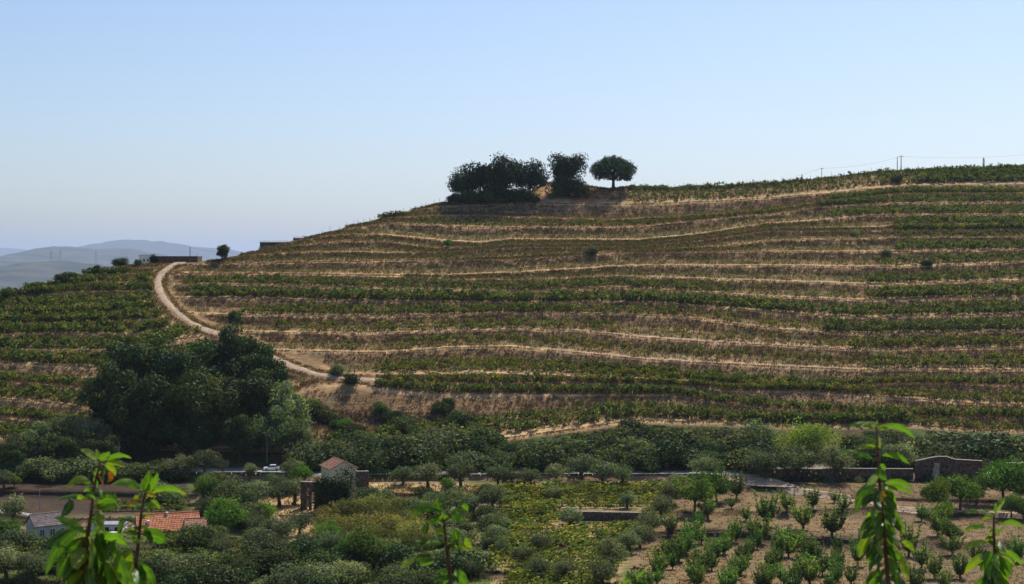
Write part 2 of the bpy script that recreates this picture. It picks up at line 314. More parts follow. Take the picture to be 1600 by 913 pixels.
def build_ground():
    V, Y, K, W_, s = columns(UC); U = np.broadcast_to(UC[None,:], V.shape)
    P3 = ray(U, V, Y)
    isroad = K == 3
    nz = fbm(P3[...,0]/2.2, P3[...,1]/2.2+P3[...,2]/2.0, 4)-0.5; nb = fbm(P3[...,0]/7.0+9, P3[...,2]/3.0, 3)-0.5
    amp = np.where(K == 2, 1.0, 0.25); amp[isroad] = 0; amp[V > 752] *= 0.6
    amp = amp*(1-0.9*W_); P3[...,2] += 0.55*nz*amp; P3[...,1] += 1.6*nb*np.where((K == 2) & (V < 700), 1, 0)*(1-W_)
    x, y, z = P3[...,0], P3[...,1], P3[...,2]
    # cover colours (what grows or lies there; dark also paints in field shade)
    soil = np.array([0.21,0.15,0.105]); strw = np.array([0.49,0.345,0.195]); bank = np.array([0.24,0.158,0.09]); green = np.array([0.085,0.12,0.03])
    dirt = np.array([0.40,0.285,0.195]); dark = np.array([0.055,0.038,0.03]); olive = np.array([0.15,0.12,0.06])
    def lerp(a, b, t): return a*(1-t[...,None])+b*t[...,None]
    n1 = fbm(x/9.0, y/4.0+z/3.0, 4); n2 = fbm(x/30.0+50, z/4.0, 3)
    C = np.zeros(P3.shape)+soil
    C = np.where((K == 1)[...,None], strw*(0.75+0.5*n1[...,None]), C)
    C = np.where((K == 1.5)[...,None], olive, C)
    C = lerp(C, strw*0.8, np.clip((n2-0.5)*4, 0, 1)*(K == 1.5)*0.35); C = lerp(C, bank, np.clip((n1-0.5)*4, 0, 1)*(K == 1.5)*0.7)
    C = np.where((K == 2)[...,None], bank, C); C = lerp(C, bank*1.7+np.array([0.03,0.01,0]), np.clip((n1-0.5)*3.5, 0, 1)*(K == 2)*0.8)
    C = np.where((K == 4)[...,None], olive*0.6, C)
    lf = V > 752; C = np.where(lf[...,None], lerp(green*0.9, dirt*0.55, np.clip((n1-0.42)*4, 0, 1)), C)
    # regions of the valley floor
    C = lerp(C, lerp(dirt*np.array([0.42,0.40,0.37]), strw*0.42, np.clip((n2-0.48)*6, 0, 1)*n1), poly_mask(U, V, [(1045,1010),(985,860),(1060,756),(1190,748),(2500,748),(2500,1010)], 14)*(V > 752)*(0.75+0.25*n1))
    C = lerp(C, dark, poly_mask(U, V, [(-900,742),(290,742),(300,800),(150,806),(-900,796)], 8)*0.97)  # shade of slope and grove over the field, painted into its soil colour
    C = lerp(C, green*0.8, poly_mask(U, V, [(-900,815),(330,830),(480,870),(700,880),(780,1010),(-900,1010)], 14)*0.8)
    C = lerp(C, strw*1.05, poly_mask(U, V, [(415,770),(470,775),(560,800),(520,850),(430,872),(400,860)], 16)*np.clip(n1*2-0.3, 0, 1))
    C = lerp(C, strw*1.1, poly_mask(U, V, [(570,755),(780,758),(800,775),(560,775)], 6)*np.clip(n1*2-0.2, 0, 1))
    C = lerp(C, strw*0.8, poly_mask(U, V, [(780,756),(1045,756),(985,860),(930,1010),(760,1010)], 10)*0.6)
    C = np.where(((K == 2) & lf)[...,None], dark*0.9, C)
    # exposed treads on the slope
    C = lerp(C, dirt*1.05, (poly_mask(U, V, [(850,542),(1000,556),(1345,574),(1345,580),(1000,566),(860,552)], 4))*(K != 2))
    C = lerp(C, dirt*1.05, (poly_mask(U, V, [(940,516),(1040,528),(1340,541),(1340,549),(1040,536),(940,524)], 4))*(K != 2))
    C = lerp(C, dirt*np.array([1.0,0.86,0.75]), poly_mask(U, V, [(835,316),(850,284),(862,284),(862,318)], 3))
    C = lerp(C, dirt*np.array([0.85,0.62,0.5]), poly_mask(U, V, [(890,318),(905,285),(960,290),(985,296),(930,318)], 4))
    C = lerp(C, strw*0.62, poly_mask(U, V, [(960,322),(985,294),(1330,275),(1500,262),(1500,286),(1350,292),(1200,308),(1090,314)], 5)*np.clip(n1*1.8-0.1, 0, 1))
    C = lerp(C, green*1.3, poly_mask(U, V, [(-900,478),(60,450),(225,415),(235,498),(320,535),(330,600),(-900,560)], 6)*(K == 1.5)*0.7)
    C = lerp(C, bank*0.8, poly_mask(U, V, [(1330,330),(1600,300),(1700,690),(1380,590)], 30)*(K == 2)*0.6)
    C = lerp(C, dirt*np.array([1,0.82,0.68])*0.75, np.clip((15-track_dist(U, V))/8, 0, 1)*(V < 640)*0.75)
    C = lerp(C, np.array([0.30,0.29,0.28]), isroad*1.0)
    # behind the ridge the ground falls away
    nr, nc = V.shape; back = []; yb = Y[-1]; zb = P3[-1,:,2]
    for dy, dz in ((6,-0.2),(20,-2),(60,-14),(160,-50),(400,-120),(700,-170)):
        yy = yb+dy; back.append(np.stack([(UC-CU)/F_PX*yy, yy, zb+dz], -1))
    P3 = np.concatenate([P3, np.array(back)], 0); C = np.concatenate([C, np.broadcast_to(olive, (6, nc, 3))], 0)
    nr = P3.shape[0]; idx = np.arange(nr*nc).reshape(nr, nc)
    f = np.stack([idx[:-1,:-1], idx[:-1,1:], idx[1:,1:], idx[1:,:-1]], -1).reshape(-1, 4)
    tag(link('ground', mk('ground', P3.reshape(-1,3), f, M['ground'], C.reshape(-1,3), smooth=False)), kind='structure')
build_ground()

def near_slope():
    ys = np.array([-60,-20,0,5,10,20,40,70,110,150,200,235,262]); zs = np.array([14,3,-1.7,-2.9,-5,-11,-22,-36,-50,-58,-63,-64,-63.5])
    xs = np.linspace(-260, 260, 60); X, Yg = np.meshgrid(xs, ys); Z = np.interp(Yg, ys, zs)+1.2*(fbm(X/12.0, Yg/12.0)-0.5)*np.clip(np.abs(Yg)/20, 0.1, 1)
    nr, nc = X.shape; idx = np.arange(nr*nc).reshape(nr, nc); f = np.stack([idx[:-1,:-1], idx[:-1,1:], idx[1:,1:], idx[1:,:-1]], -1).reshape(-1, 4)
    C = np.zeros((nr*nc, 3))+np.array([0.2,0.18,0.09])
    tag(link('near_slope', mk('near_slope', np.stack([X, Yg, Z], -1).reshape(-1,3), f, M['ground'], C)), kind='structure')
near_slope()

# wide country behind, and far hills
M['farland'] = mat_mottled('far_land', (0.012,0.028,0.022), (0.085,0.08,0.06), 0.0035, 0.95, 0.0, 10)
def far_base():
    me = mk('countryside', [(-57000,700,-185),(57000,700,-185),(57000,57000,-185),(-57000,57000,-185)], np.array([[0,1,2,3]]), M['farland'])
    tag(link('countryside', me), kind='structure')
far_base()
def far_hill(name, crest, Y0, depth, seed, base=-190):
    us = np.linspace(crest[0][0], crest[-1][0], 220); top = (HV-itp(crest, us))/F_PX*Y0
    top = top+(fbm(us/14.0, us*0+seed, 4)-0.5)*Y0*0.0016
    rows = []; K = 22
    for j in range(-K, K+1):
        t = j/K; yy = Y0+t*depth; prof = (1-abs(t))**1.1
        x = (us-CU)/F_PX*Y0
        z = base+(top-base)*prof+(fbm(x/(depth*0.25)+seed, us*0+yy/(depth*0.25), 5)-0.5)*(top-base).clip(10)*0.7*(1-prof)*min(1, 4*(1-abs(t)))
        rows.append(np.stack([x, np.full_like(x, yy), z], -1))
    A = np.array(rows); nr, nc = A.shape[:2]; idx = np.arange(nr*nc).reshape(nr, nc)
    f = np.stack([idx[:-1,:-1], idx[:-1,1:], idx[1:,1:], idx[1:,:-1]], -1).reshape(-1, 4)
    tag(link(name, mk(name, A.reshape(-1,3), f, M['farland'], smooth=True)), kind='structure')
far_hill('near_wooded_hill', [(-700,430),(-300,418),(0,416),(40,410),(90,407),(150,413),(220,425),(300,440),(420,470)], 9000, 3000, 3)
far_hill('middle_blue_hill', [(-900,420),(-200,412),(0,403),(50,390),(75,386),(105,385),(150,390),(205,388),(240,395),(310,410),(500,432)], 16000, 5000, 11)
far_hill('far_blue_hill', [(-300,425),(60,398),(120,385),(200,374),(250,377),(300,384),(360,390),(450,408),(700,425)], 26000, 7000, 23)
far_hill('faint_blue_hill', [(-2500,400),(-300,386),(-60,384),(10,387),(60,394),(150,406),(420,420)], 38000, 9000, 31)

# ------------------------------------------------------------------ dirt track, road, paths
def strip(name, pts, half, mat, lift=0.12, label=None, seed=1, wfrac=1.0, follow=True):
    """a draped sheet along a polyline given in rows and columns; half width in metres along its side"""
    a = np.array(pts, float); t = np.linspace(0, len(a)-1, (len(a)-1)*8+1)
    u = np.interp(t, np.arange(len(a)), a[:,0]); v = np.interp(t, np.arange(len(a)), a[:,1])
    k = np.ones(5)/5; u = np.concatenate([[u[0]]*2, np.convolve(u, k, 'valid'), [u[-1]]*2]); v = np.concatenate([[v[0]]*2, np.convolve(v, k, 'valid'), [v[-1]]*2])
    c = [P(a_, b_) for a_, b_ in zip(u, v)]; n = len(c); vs = []; fs = []; m = 6
    for i in range(n):
        d = c[min(i+1, n-1)]-c[max(i-1, 0)]; d.z = 0; d.normalize(); s_ = Vector((d.y, -d.x, 0))
        h = half(i/(n-1)) if callable(half) else half
        for j in range(m+1):
            q = (j/m*2-1); hh = h*(1+0.9*(float(vn(i*0.37, seed+7*(q > 0)))-0.5)); p = c[i]+s_*(q*hh)
            uu = p.x/p.y*F_PX+CU
            g = None
            # height of the ground under p
            V_, Y_, K_, W__, s__ = GC(uu); z = float(np.interp(p.y, Y_, (HV-V_)/F_PX*Y_))
            vs.append((p.x, p.y, z+(-0.12 if j in (0, m) else lift*0.8)+0.07*(abs(q) < .2)+0.05*(float(vn(p.x*1.3, p.y*1.3))-0.5)))
    for i in range(n-1):
        for j in range(m):
            b = i*(m+1)+j; fs.append((b, b+1, b+m+2, b+m+1))
    tag(link(name, mk(name, vs, fs, mat, smooth=True)), kind='structure')
_gc = {}
def GC(uu):
    key = round(uu)
    if key not in _gc:
        V_, Y_, K_, W__, s__ = columns(np.array([float(key)])); o = np.argsort(Y_[:,0], kind='stable'); _gc[key] = (V_[o,0], Y_[o,0], K_, W__, s__)
    return _gc[key]
def gz(x, y):
    V_, Y_, *_ = GC(x/y*F_PX+CU); return float(np.interp(y, Y_, (HV-V_)/F_PX*Y_))
strip('dirt_track', TRACK+[(625,598),(670,606),(715,609)], lambda t: 1.15+0.5*math.sin(t*9)**2*0.5, M['track'], 0.22)
strip('orchard_path', [(1186,752),(1225,762),(1280,772),(1340,782),(1400,792),(1480,798),(1560,802),(1680,806)], 1.5, M['track'], 0.15, seed=4)
strip('lower_lane', [(-120,790),(-40,794),(0,798),(35,803),(68,808)], 1.6, M['road'], 0.15, seed=9)
strip('hedge_path', [(420,800),(440,815),(445,835),(470,850)], 0.9, M['track'], 0.12, seed=14)
# road surface: one level sheet along the foot of the hill
rx = np.linspace(-200, 230, 80); rv = []; rf = []
for i, x in enumerate(rx): rv += [(x, 397.3, -54.93), (x, 401.5, -54.88), (x, 405.9, -54.93)]
for i in range(79): rf += [(3*i, 3*i+3, 3*i+4, 3*i+1), (3*i+1, 3*i+4, 3*i+5, 3*i+2)]
tag(link('road', mk('road', rv, rf, M['road'])), kind='structure')
ap = [P(1122,743.5), P(1190,743.5), P(1200,752), P(1255,764), P(1175,761), P(1128,750)]
tag(link('road_apron', mk('road_apron', [(p.x, p.y, p.z+0.28) for p in ap], [(0,1,2,3,4,5)], M['track'])), kind='structure')

# ------------------------------------------------------------------ foliage generator
def leaf_quads(cen, nrm, size, asp=0.6):
    n = len(cen); a = rng.normal(size=(n,3)); a -= nrm*(a*nrm).sum(1)[:,None]; a /= np.linalg.norm(a, axis=1)[:,None]+1e-9
    b = np.cross(nrm, a); s = size[:,None] if hasattr(size, '__len__') else size
    v = np.stack([cen-a*s, cen-b*s*asp+nrm*s*0.15, cen+a*s, cen+b*s*asp+nrm*s*0.15], 1).reshape(-1,3)
    return v, np.arange(4*n).reshape(n,4)
def foliage(clumps, per, size, pal, bias=1.1, shell=0.55, asp=0.6, jit=0.25):
    """clumps: (x,y,z,rx,ry,rz). returns verts, faces, colours"""
    cs = []; ns = []; cl = []; pal = np.array(pal)
    for c in clumps:
        k = max(4, int(per)); d = rng.normal(size=(k,3)); d /= np.linalg.norm(d, axis=1)[:,None]
        r = shell+(1.08-shell)*rng.random(k)**0.6; r *= 1+0.35*(rng.random(k)-0.5); r *= np.where(rng.random(k) < 0.10, 1+0.35*rng.random(k), 1)
        p = d*r[:,None]*np.array(c[3:6])+np.array(c[:3]); nn = d*bias+rng.normal(size=(k,3))*0.55; nn /= np.linalg.norm(nn, axis=1)[:,None]
        base = pal[rng.integers(len(pal))]*0.6+pal[rng.integers(len(pal))]*0.4
        cc = base*(1+jit*rng.normal(size=(k,1)))*(1+0.06*rng.normal(size=(k,3)))
        cs.append(p); ns.append(nn); cl.append(np.clip(cc, 0.004, 1))
    cen = np.concatenate(cs); n = np.concatenate(ns); colr = np.concatenate(cl)
    v, f = leaf_quads(cen, n, size*(0.6+0.8*rng.random(len(cen))), asp)
    return v, f, np.repeat(colr, 4, 0)
def trunk_mb(h, r, lean=0.1, limbs=(), n=7):
    mb = MB(); mb.tube([(0,0,-0.6),(lean*0.3,0,h*0.35),(lean,lean*0.5,h)], [r*1.25,r,r*0.6], n)
    for l in limbs: mb.tube([(lean*0.8,0,h*0.7), ((l[0]+lean)*0.5,l[1]*0.5,(h+l[2])*0.5-0.1), l], [r*0.6,r*0.4,r*0.15], 5)
    return mb
PAL = dict(pine=[(0.022,0.045,0.018),(0.035,0.06,0.022),(0.017,0.035,0.018)], cork=[(0.032,0.062,0.017),(0.055,0.09,0.022),(0.018,0.038,0.013),(0.075,0.11,0.026)],
  grey=[(0.12,0.155,0.08),(0.08,0.115,0.055),(0.16,0.19,0.105)], olive=[(0.14,0.165,0.105),(0.10,0.13,0.075),(0.20,0.22,0.15),(0.075,0.095,0.055)],
  fruit=[(0.075,0.15,0.025),(0.05,0.11,0.02),(0.11,0.19,0.035)], shrub=[(0.035,0.06,0.02),(0.07,0.10,0.035),(0.022,0.04,0.016),(0.13,0.14,0.065),(0.10,0.12,0.05)],
  broom=[(0.17,0.17,0.055),(0.22,0.20,0.08),(0.10,0.115,0.04),(0.18,0.19,0.06)], lime=[(0.17,0.22,0.045),(0.12,0.17,0.035),(0.22,0.26,0.06)], ivy=[(0.03,0.07,0.016),(0.045,0.09,0.02),(0.02,0.05,0.014)],
  vine=[(0.09,0.165,0.032),(0.13,0.205,0.045),(0.05,0.10,0.022),(0.19,0.24,0.06)], vinel=[(0.17,0.21,0.035),(0.22,0.24,0.04),(0.11,0.17,0.03),(0.20,0.22,0.05)],
  weed=[(0.13,0.14,0.045),(0.09,0.12,0.035),(0.18,0.155,0.065)], dry=[(0.38,0.27,0.15),(0.30,0.20,0.11),(0.20,0.14,0.085),(0.45,0.34,0.19)], scrub=[(0.16,0.11,0.075),(0.21,0.15,0.095),(0.12,0.085,0.06),(0.18,0.155,0.075)])
def blob_clumps(n, R3, rc, flat=0.0, up=0.0):
    out = []
    for i in range(n):
        d = rng.normal(size=3); d /= np.linalg.norm(d); d[2] = abs(d[2])*(1-flat)+d[2]*flat; q = 0.35+0.6*rng.random()
        c = d*np.array(R3)*q; r = rc*(0.7+0.6*rng.random()); out.append((c[0], c[1], c[2]+up, r, r, r*0.8))
    return out
TREES = {}
def proto(kind, h_trunk, r_trunk, crowns, pal, mat='foliage', per=90, size=0.35, limbs=4, bias=1.1, shell=0.55, asp=0.6, jit=0.25):
    lst = TREES.setdefault(kind, [])
    for cl in crowns:
        v, f, c = foliage(cl, per, size, PAL[pal], bias, shell, asp, jit); cm = mk(kind+'_crown', v, f, M[mat], c)
        if h_trunk: 
            lim = [(cl[i][0]*0.8, cl[i][1]*0.8, cl[i][2]) for i in range(0, len(cl), max(1, len(cl)//limbs))][:limbs+1]
            tm = trunk_mb(h_trunk, r_trunk, 0.15, lim).mesh(kind+'_trunk', M['bark'], True)
        else: tm = None
        lst.append((cm, tm))
def plant(kind, name, pos, sc, label, cat, group=None, rz=None, var=None, sz=None):
    cm, tm = TREES[kind][var if var is not None else random.randrange(len(TREES[kind]))]
    rz = random.uniform(0, 6.28) if rz is None else rz
    if tm is None:
        o = link(name, cm, None, pos); o.rotation_euler = (0,0,rz); o.scale = (sc*(sz[0] if sz else 1), sc*(sz[0] if sz else 1), sc*(sz[1] if sz else 1)); return tag(o, label, cat, group)
    t = empty(name, pos, rz); t.scale = (sc*(sz[0] if sz else 1), sc*(sz[0] if sz else 1), sc*(sz[1] if sz else 1)); tag(t, label, cat, group)
    link('trunk', tm, t); link('crown', cm, t); return t
# unit prototypes in metres
proto('pine', 5, 0.32, [[(x*1.0, y, z+5, r, r, r*0.75) for x, y, z, r, _, _ in blob_clumps(26, (4.3,4.3,3.6), 1.9, 0.75)] for i in range(4)], 'pine', 'dense', 200, 0.26, 5)
umb = [(4.3*math.cos(a)*q, 4.3*math.sin(a)*q*0.9, 4.9+4.0*(1-(q/1.7)**2)+0.5*random.random(), 1.75, 1.75, 1.7) for q, a in [(0.05,0)]+[(0.55, k*1.05) for k in range(6)]+[(1.0, 0.2+k*0.7) for k in range(9)]+[(1.42, 0.3+k*0.48) for k in range(13)]]
umb += [(4.9*math.cos(a), 4.4*math.sin(a), 3.9+1.0*random.random(), 1.4, 1.4, 1.1) for a in (0.2,1.4,2.9,3.6,4.7,5.7)]
proto('umbrella', 4.2, 0.55, [umb], 'pine', 'dense', 300, 0.26, 9)
proto('cork', 6, 0.45, [blob_clumps(38, (5.6,5.6,6.8), 1.75, 0.9, 7.2) for i in range(5)], 'cork', 'dense', 320, 0.25, 6)
proto('greytree', 2, 0.3, [blob_clumps(32, (4.4,4.4,4.4), 1.5, 0.9, 4.2) for i in range(3)], 'grey', 'foliage', 260, 0.2, 5)
proto('olive', 1.3, 0.22, [blob_clumps(17, (1.65,1.65,1.45), 0.85, 0.7, 2.1) for i in range(5)], 'olive', 'foliage', 140, 0.14, 5, 0.9, 0.4, 0.4)
proto('bush', 0, 0, [blob_clumps(13, (1.7,1.7,1.5), 0.9, 0.1, 0.5) for i in range(5)], 'shrub', 'foliage', 260, 0.12)
proto('darkbush', 0, 0, [blob_clumps(13, (1.7,1.7,1.6), 0.9, 0.1, 0.5) for i in range(4)], 'cork', 'dense', 260, 0.12)
proto('greybush', 0, 0, [blob_clumps(13, (1.7,1.7,1.4), 0.85, 0.1, 0.5) for i in range(4)], 'grey', 'foliage', 240, 0.11)
proto('broom', 0, 0, [blob_clumps(14, (1.7,1.7,1.2), 0.9, 0.1, 0.4) for i in range(3)], 'broom', 'foliage', 190, 0.13, 4, 0.3, 0.4, 0.3)
proto('limebush', 0, 0, [blob_clumps(24, (3.6,3.2,3.2), 1.4, 0.1, 1.0) for i in range(2)], 'lime', 'foliage', 220, 0.17, 4, 0.3, 0.4, 0.3)
proto('leafy', 1.6, 0.16, [blob_clumps(20, (2.1,2.1,1.8), 1.0, 0.6, 2.4) for i in range(4)], 'fruit', 'foliage', 220, 0.13, 4)
proto('palm', 1.2, 0.3, [[(0,0,2.2,2.0,2.0,1.6)]], 'fruit', 'foliage', 200, 0.5, 1, 0.6, 0.5, 0.2)
proto('cypress', 0.6, 0.12, [[(0,0,z,0.75-0.13*z*0.8,0.75-0.13*z*0.8,0.6) for z in (0.8,1.5,2.2,2.9,3.6,4.2)]], 'cork', 'dense', 80, 0.14, 1)
def vase_meshes():
    """pruned fruit trees: short trunk and a vase of upright leafy shoots"""
    TREES['vase'] = []
    for k in range(6):
        mb = MB(); mb.tube([(0,0,-0.3),(0,0,0.7)], [0.11,0.09], 6); cs = []; ns = []; cl = []; pal = np.array(PAL['fruit'])
        ns_ = random.randint(16, 22)
        for i in range(ns_):
            a = 6.283*i/ns_+random.uniform(-.3,.3); rr = random.uniform(0.3,1.1); h = random.uniform(1.9,4.1)
            b0 = Vector((0.05*math.cos(a),0.05*math.sin(a),0.65)); b1 = Vector((rr*0.6*math.cos(a),rr*0.6*math.sin(a),1.4)); b2 = Vector((rr*0.95*math.cos(a),rr*0.95*math.sin(a),h))
            mb.tube([b0,b1,b2], [0.055,0.035,0.012], 4)
            m = 46; t = rng.random(m)**0.8; t = 0.12+0.92*t
            q = np.array([(1-s)**2*np.array(b0)+2*s*(1-s)*np.array(b1)+s*s*np.array(b2) for s in t])
            q += rng.normal(size=(m,3))*0.12*(1.35-0.85*t)[:,None]; nn = rng.normal(size=(m,3)); nn /= np.linalg.norm(nn, axis=1)[:,None]
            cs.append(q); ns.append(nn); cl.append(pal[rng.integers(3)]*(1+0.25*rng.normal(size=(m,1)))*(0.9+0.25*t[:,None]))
        v, f = leaf_quads(np.concatenate(cs), np.concatenate(ns), 0.10+0.07*rng.random(ns_*46), 0.5)
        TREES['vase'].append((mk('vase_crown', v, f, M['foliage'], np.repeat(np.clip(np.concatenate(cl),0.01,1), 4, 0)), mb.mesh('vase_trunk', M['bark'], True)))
vase_meshes()

# ------------------------------------------------------------------ vines on the terraces
def vine_proto(pal, n=26, h=1.0):
    k = n; q = rng.random((k,3)); p = np.stack([(q[:,0]-0.5)*0.85, (q[:,1]-0.5)*0.45, 0.28+0.72*q[:,2]**0.9], -1); p[:,0] *= 0.6+0.6*np.sin(p[:,2]*2.4)
    nn = rng.normal(size=(k,3)); nn /= np.linalg.norm(nn, axis=1)[:,None]; v, f = leaf_quads(p, nn, 0.13+0.07*rng.random(k), 0.75)
    pal = np.array(PAL[pal]); c = pal[rng.integers(len(pal), size=k)]*(1+0.2*rng.normal(size=(k,1))); c = np.repeat(np.clip(c,0.01,1), 4, 0)
    mb = MB(); mb.tube([(0,0,-0.1),(0.03,0,0.4)], [0.03,0.02], 3, False); tv = np.array(mb.v); tf = np.array(mb.f)
    V_ = np.concatenate([v, tv]); F_ = np.concatenate([f, tf+len(v)]); C_ = np.concatenate([c, np.zeros((len(tv),3))+0.05]); return V_, F_, C_
VP = {k: [vine_proto(k, nn) for _ in range(6)] for k, nn in (('vine', 26), ('vinel', 26), ('weed', 12))}
places = []          # (x, y, z, scale, rotz, palette, variant, stretchx)
def vine_row(k, t, u0, u1, step, size, pal, prob=1.0, jv=0.35, mixpal=None, mix=0.0):
    us = np.arange(u0, u1, step*6.2)
    V, Fo, s = lips(us); lv = V[k]; fv = Fo[k]; nv = V[k+1] if k < NT-1 else s
    yl = Ym(lv); yn = Ym(nv); rise = (fv-nv)*yn/F_PX; B = np.minimum(1.15*rise, (yn-yl)*0.75); yf = yn-B
    tt = np.clip(0.2+0.76*t+0.05*rng.normal(size=len(us)), 0.1, 0.97); vv = lv+(fv-lv)*tt; yy = yl+(yf-yl)*tt
    ok = (lv-nv > 2.2) & (track_dist(us, vv) > 11) & (rng.random(len(us)) < prob*(0.55+0.9*vn(us/17.0, us*0+k*3.3+t*9)))
    for u, v, y in zip(us[ok], vv[ok], yy[ok]):
        u += random.uniform(-1.5, 1.5); p = pal if random.random() >= mix else mixpal
        places.append(((u-CU)/F_PX*y, y, (HV-v)/F_PX*y-0.08, size*random.uniform(1-jv, 1+jv), random.uniform(-0.5, 0.5), p, random.randrange(6), random.uniform(0.5, 1.0)))
for k in range(0, 13):
    e = (300, 330, 330, 330, 325, 318, 262, 255, 245, 238, 240, 238, 200)[k]
    for t in (0.08, 0.5, 0.95): vine_row(k, t, -200, e, 0.72, 2.1 if k < 9 else 1.9, 'vine', 0.8, mixpal='vinel', mix=0.3, jv=0.5)
for t in (0.05, 0.2, 0.36, 0.52, 0.68, 0.84): vine_row(0, t, 555+100*t, 1420, 1.0, 2.3, 'vine', 0.62, mixpal='weed', mix=0.25)
for t in (0.1, 0.6): vine_row(0, t, 1420, 1800, 0.9, 1.7, 'vine', 0.7, mixpal='vinel', mix=0.4)
for t in (0.1, 0.6): vine_row(1, t, 560, 1800, 0.9, 2.3, 'vine', 0.75, mixpal='vinel', mix=0.2)
for t in (0.1, 0.6): vine_row(2, t, 600, 1800, 0.9, 2.0, 'vinel', 0.7, mixpal='vine', mix=0.5)
for t in (0.06, 0.25, 0.45, 0.62, 0.8, 0.96): vine_row(3, t, 590, 1150, 0.85, 1.7, 'vinel', 0.75, mixpal='vine', mix=0.35)
for t in (0.1, 0.6): vine_row(3, t, 1080, 1800, 0.85, 2.0, 'vine', 0.75, mixpal='vinel', mix=0.35)
vine_row(3, 0.98, 900, 1260, 0.7, 2.3, 'vine', 0.8)
for t in (0.2, 0.5, 0.85): vine_row(3, t, 440, 600, 0.9, 1.1, 'weed', 0.7)
for t in (0.3, 0.75): vine_row(4, t, 450, 1360, 0.8, 1.5, 'vinel', 0.5, mixpal='weed', mix=0.4)
vine_row(4, 0.98, 640, 1360, 0.8, 1.8, 'vinel', 0.65, mixpal='vine', mix=0.4)
for t in (0.2, 0.8): vine_row(4, t, 1360, 1800, 0.85, 2.2, 'vinel', 0.75, mixpal='vine', mix=0.5)
for t in (0.2, 0.8): vine_row(5, t, 430, 960, 0.7, 1.7, 'vine', 0.75, mixpal='vinel', mix=0.5); vine_row(5, t, 960, 1340, 0.9, 1.6, 'vinel', 0.4)
for t in (0.2, 0.8): vine_row(5, t, 1330, 1800, 0.9, 2.3, 'vinel', 0.8, mixpal='vine', mix=0.5)
for t in (0.15, 0.75): vine_row(6, t, 375, 900, 0.62, 2.0, 'vine', 0.9, mixpal='vinel', mix=0.15); vine_row(6, t, 900, 1060, 0.8, 1.9, 'vinel', 0.6, mixpal='vine', mix=0.6)
for t in (0.15, 0.75): vine_row(6, t, 1070, 1300, 0.9, 1.8, 'vinel', 0.35); vine_row(6, t, 1290, 1800, 0.62, 2.5, 'vine', 0.95)
for t in (0.1, 0.7): vine_row(7, t, 300, 1250, 0.6, 2.5, 'vine', 0.95, mixpal='vinel', mix=0.08); vine_row(7, t, 1250, 1800, 0.62, 2.3, 'vine', 0.9, mixpal='vinel', mix=0.1)
for t in (0.15, 0.8): vine_row(8, t, 290, 1150, 0.62, 1.9, 'vine', 0.85, mixpal='vinel', mix=0.2); vine_row(8, t, 1150, 1345, 0.8, 1.6, 'vinel', 0.6, mixpal='weed', mix=0.3); vine_row(8, t, 1355, 1800, 0.6, 2.4, 'vine', 0.98, mixpal='vinel', mix=0.25)
for k in range(9, 19):
    for t in (0.25, 0.7, 0.97): vine_row(k, t, 300, 1360, 0.55, 0.85, 'weed', 0.75, 0.5, mixpal='vine', mix=0.35)
    r0 = (1355, 1370, 1400, 1400, 1400, 1400, 1300, 1280, 1300, 1380)[k-9]
    for t in (0.12, 0.55, 0.9): vine_row(k, t, r0, 1800, 0.62, (1.9 if k not in (12,) else 1.4), 'vine', 0.85 if k not in (10, 12) else 0.5, mixpal='vinel', mix=0.1)
for t in (0.2, 0.6, 0.9): vine_row(16, t, 660, 1240, 0.8, 1.4, 'vine', 0.6, mixpal='vinel', mix=0.3)
vine_row(17, 0.5, 560, 720, 0.8, 1.4, 'weed', 0.7); 
for t in (0.1, 0.3, 0.5, 0.7, 0.9, 1.0): vine_row(18, t, 985, 1430, 0.8, 1.5, 'weed', 0.75, 0.5, mixpal='vine', mix=0.55)
for t in np.linspace(0.05, 1.0, 10): vine_row(18, float(t), 1420+40*float(t), 1800, 0.62, 1.9, 'vine', 0.9)
for t in (0.9, 0.97, 1.0): vine_row(18, t, 985, 1240, 0.7, 1.4, 'vine', 0.8); vine_row(17, t, 520, 640, 0.7, 1.6, 'vine', 0.8)
lowplaces = []
def low_vines(poly, du, dv, size, pal, prob, mixpal, mix, slant=0.0):
    us = [p[0] for p in poly]; vs = [p[1] for p in poly]; v = min(vs)
    while v < max(vs):
        sc = 395.0/float(Ym(v)); u = min(us)+random.uniform(0, du)
        while u < max(us):
            uu = u+slant*(v-min(vs)); 
            if poly_mask(np.array([uu]), np.array([v]), poly, 1)[0] > 0.5 and random.random() < prob*(0.45+1.1*float(vn(uu/30, v/18))):
                p = P(uu, v+random.uniform(-1, 1)); lowplaces.append((p.x, p.y, p.z-0.1, size*random.uniform(.8, 1.2), random.uniform(-.25,.25), pal if random.random() > mix else mixpal, random.randrange(6), random.uniform(1.2, 1.9)))
            u += du*sc
        v += dv*sc
low_vines([(872,762),(1048,757),(1035,790),(985,858),(940,930),(790,930),(800,880),(880,822),(1005,822),(1008,797),(878,795)], 7.0, 4.0, 1.6, 'vinel', 1.1, 'vine', 0.4)
low_vines([(783,758),(870,760),(875,812),(800,880),(770,900),(778,810)], 7.0, 4.5, 1.8, 'vinel', 1.1, 'vine', 0.4)
low_vines([(235,838),(300,832),(345,868),(330,884),(235,880)], 8.0, 6.0, 1.5, 'vine', 1.1, 'vinel', 0.3)
low_vines([(20,858),(200,858),(200,868),(20,866)], 9.0, 6.0, 1.4, 'vine', 1.0, 'vinel', 0.2)
low_vines([(150,786),(292,786),(292,800),(150,800)], 8.0, 6.0, 1.7, 'vine', 1.1, 'vinel', 0.2)
low_vines([(1000,875),(1052,838),(1100,842),(1010,925),(960,925)], 9.0, 6.5, 1.5, 'vinel', 0.7, 'vine', 0.6)

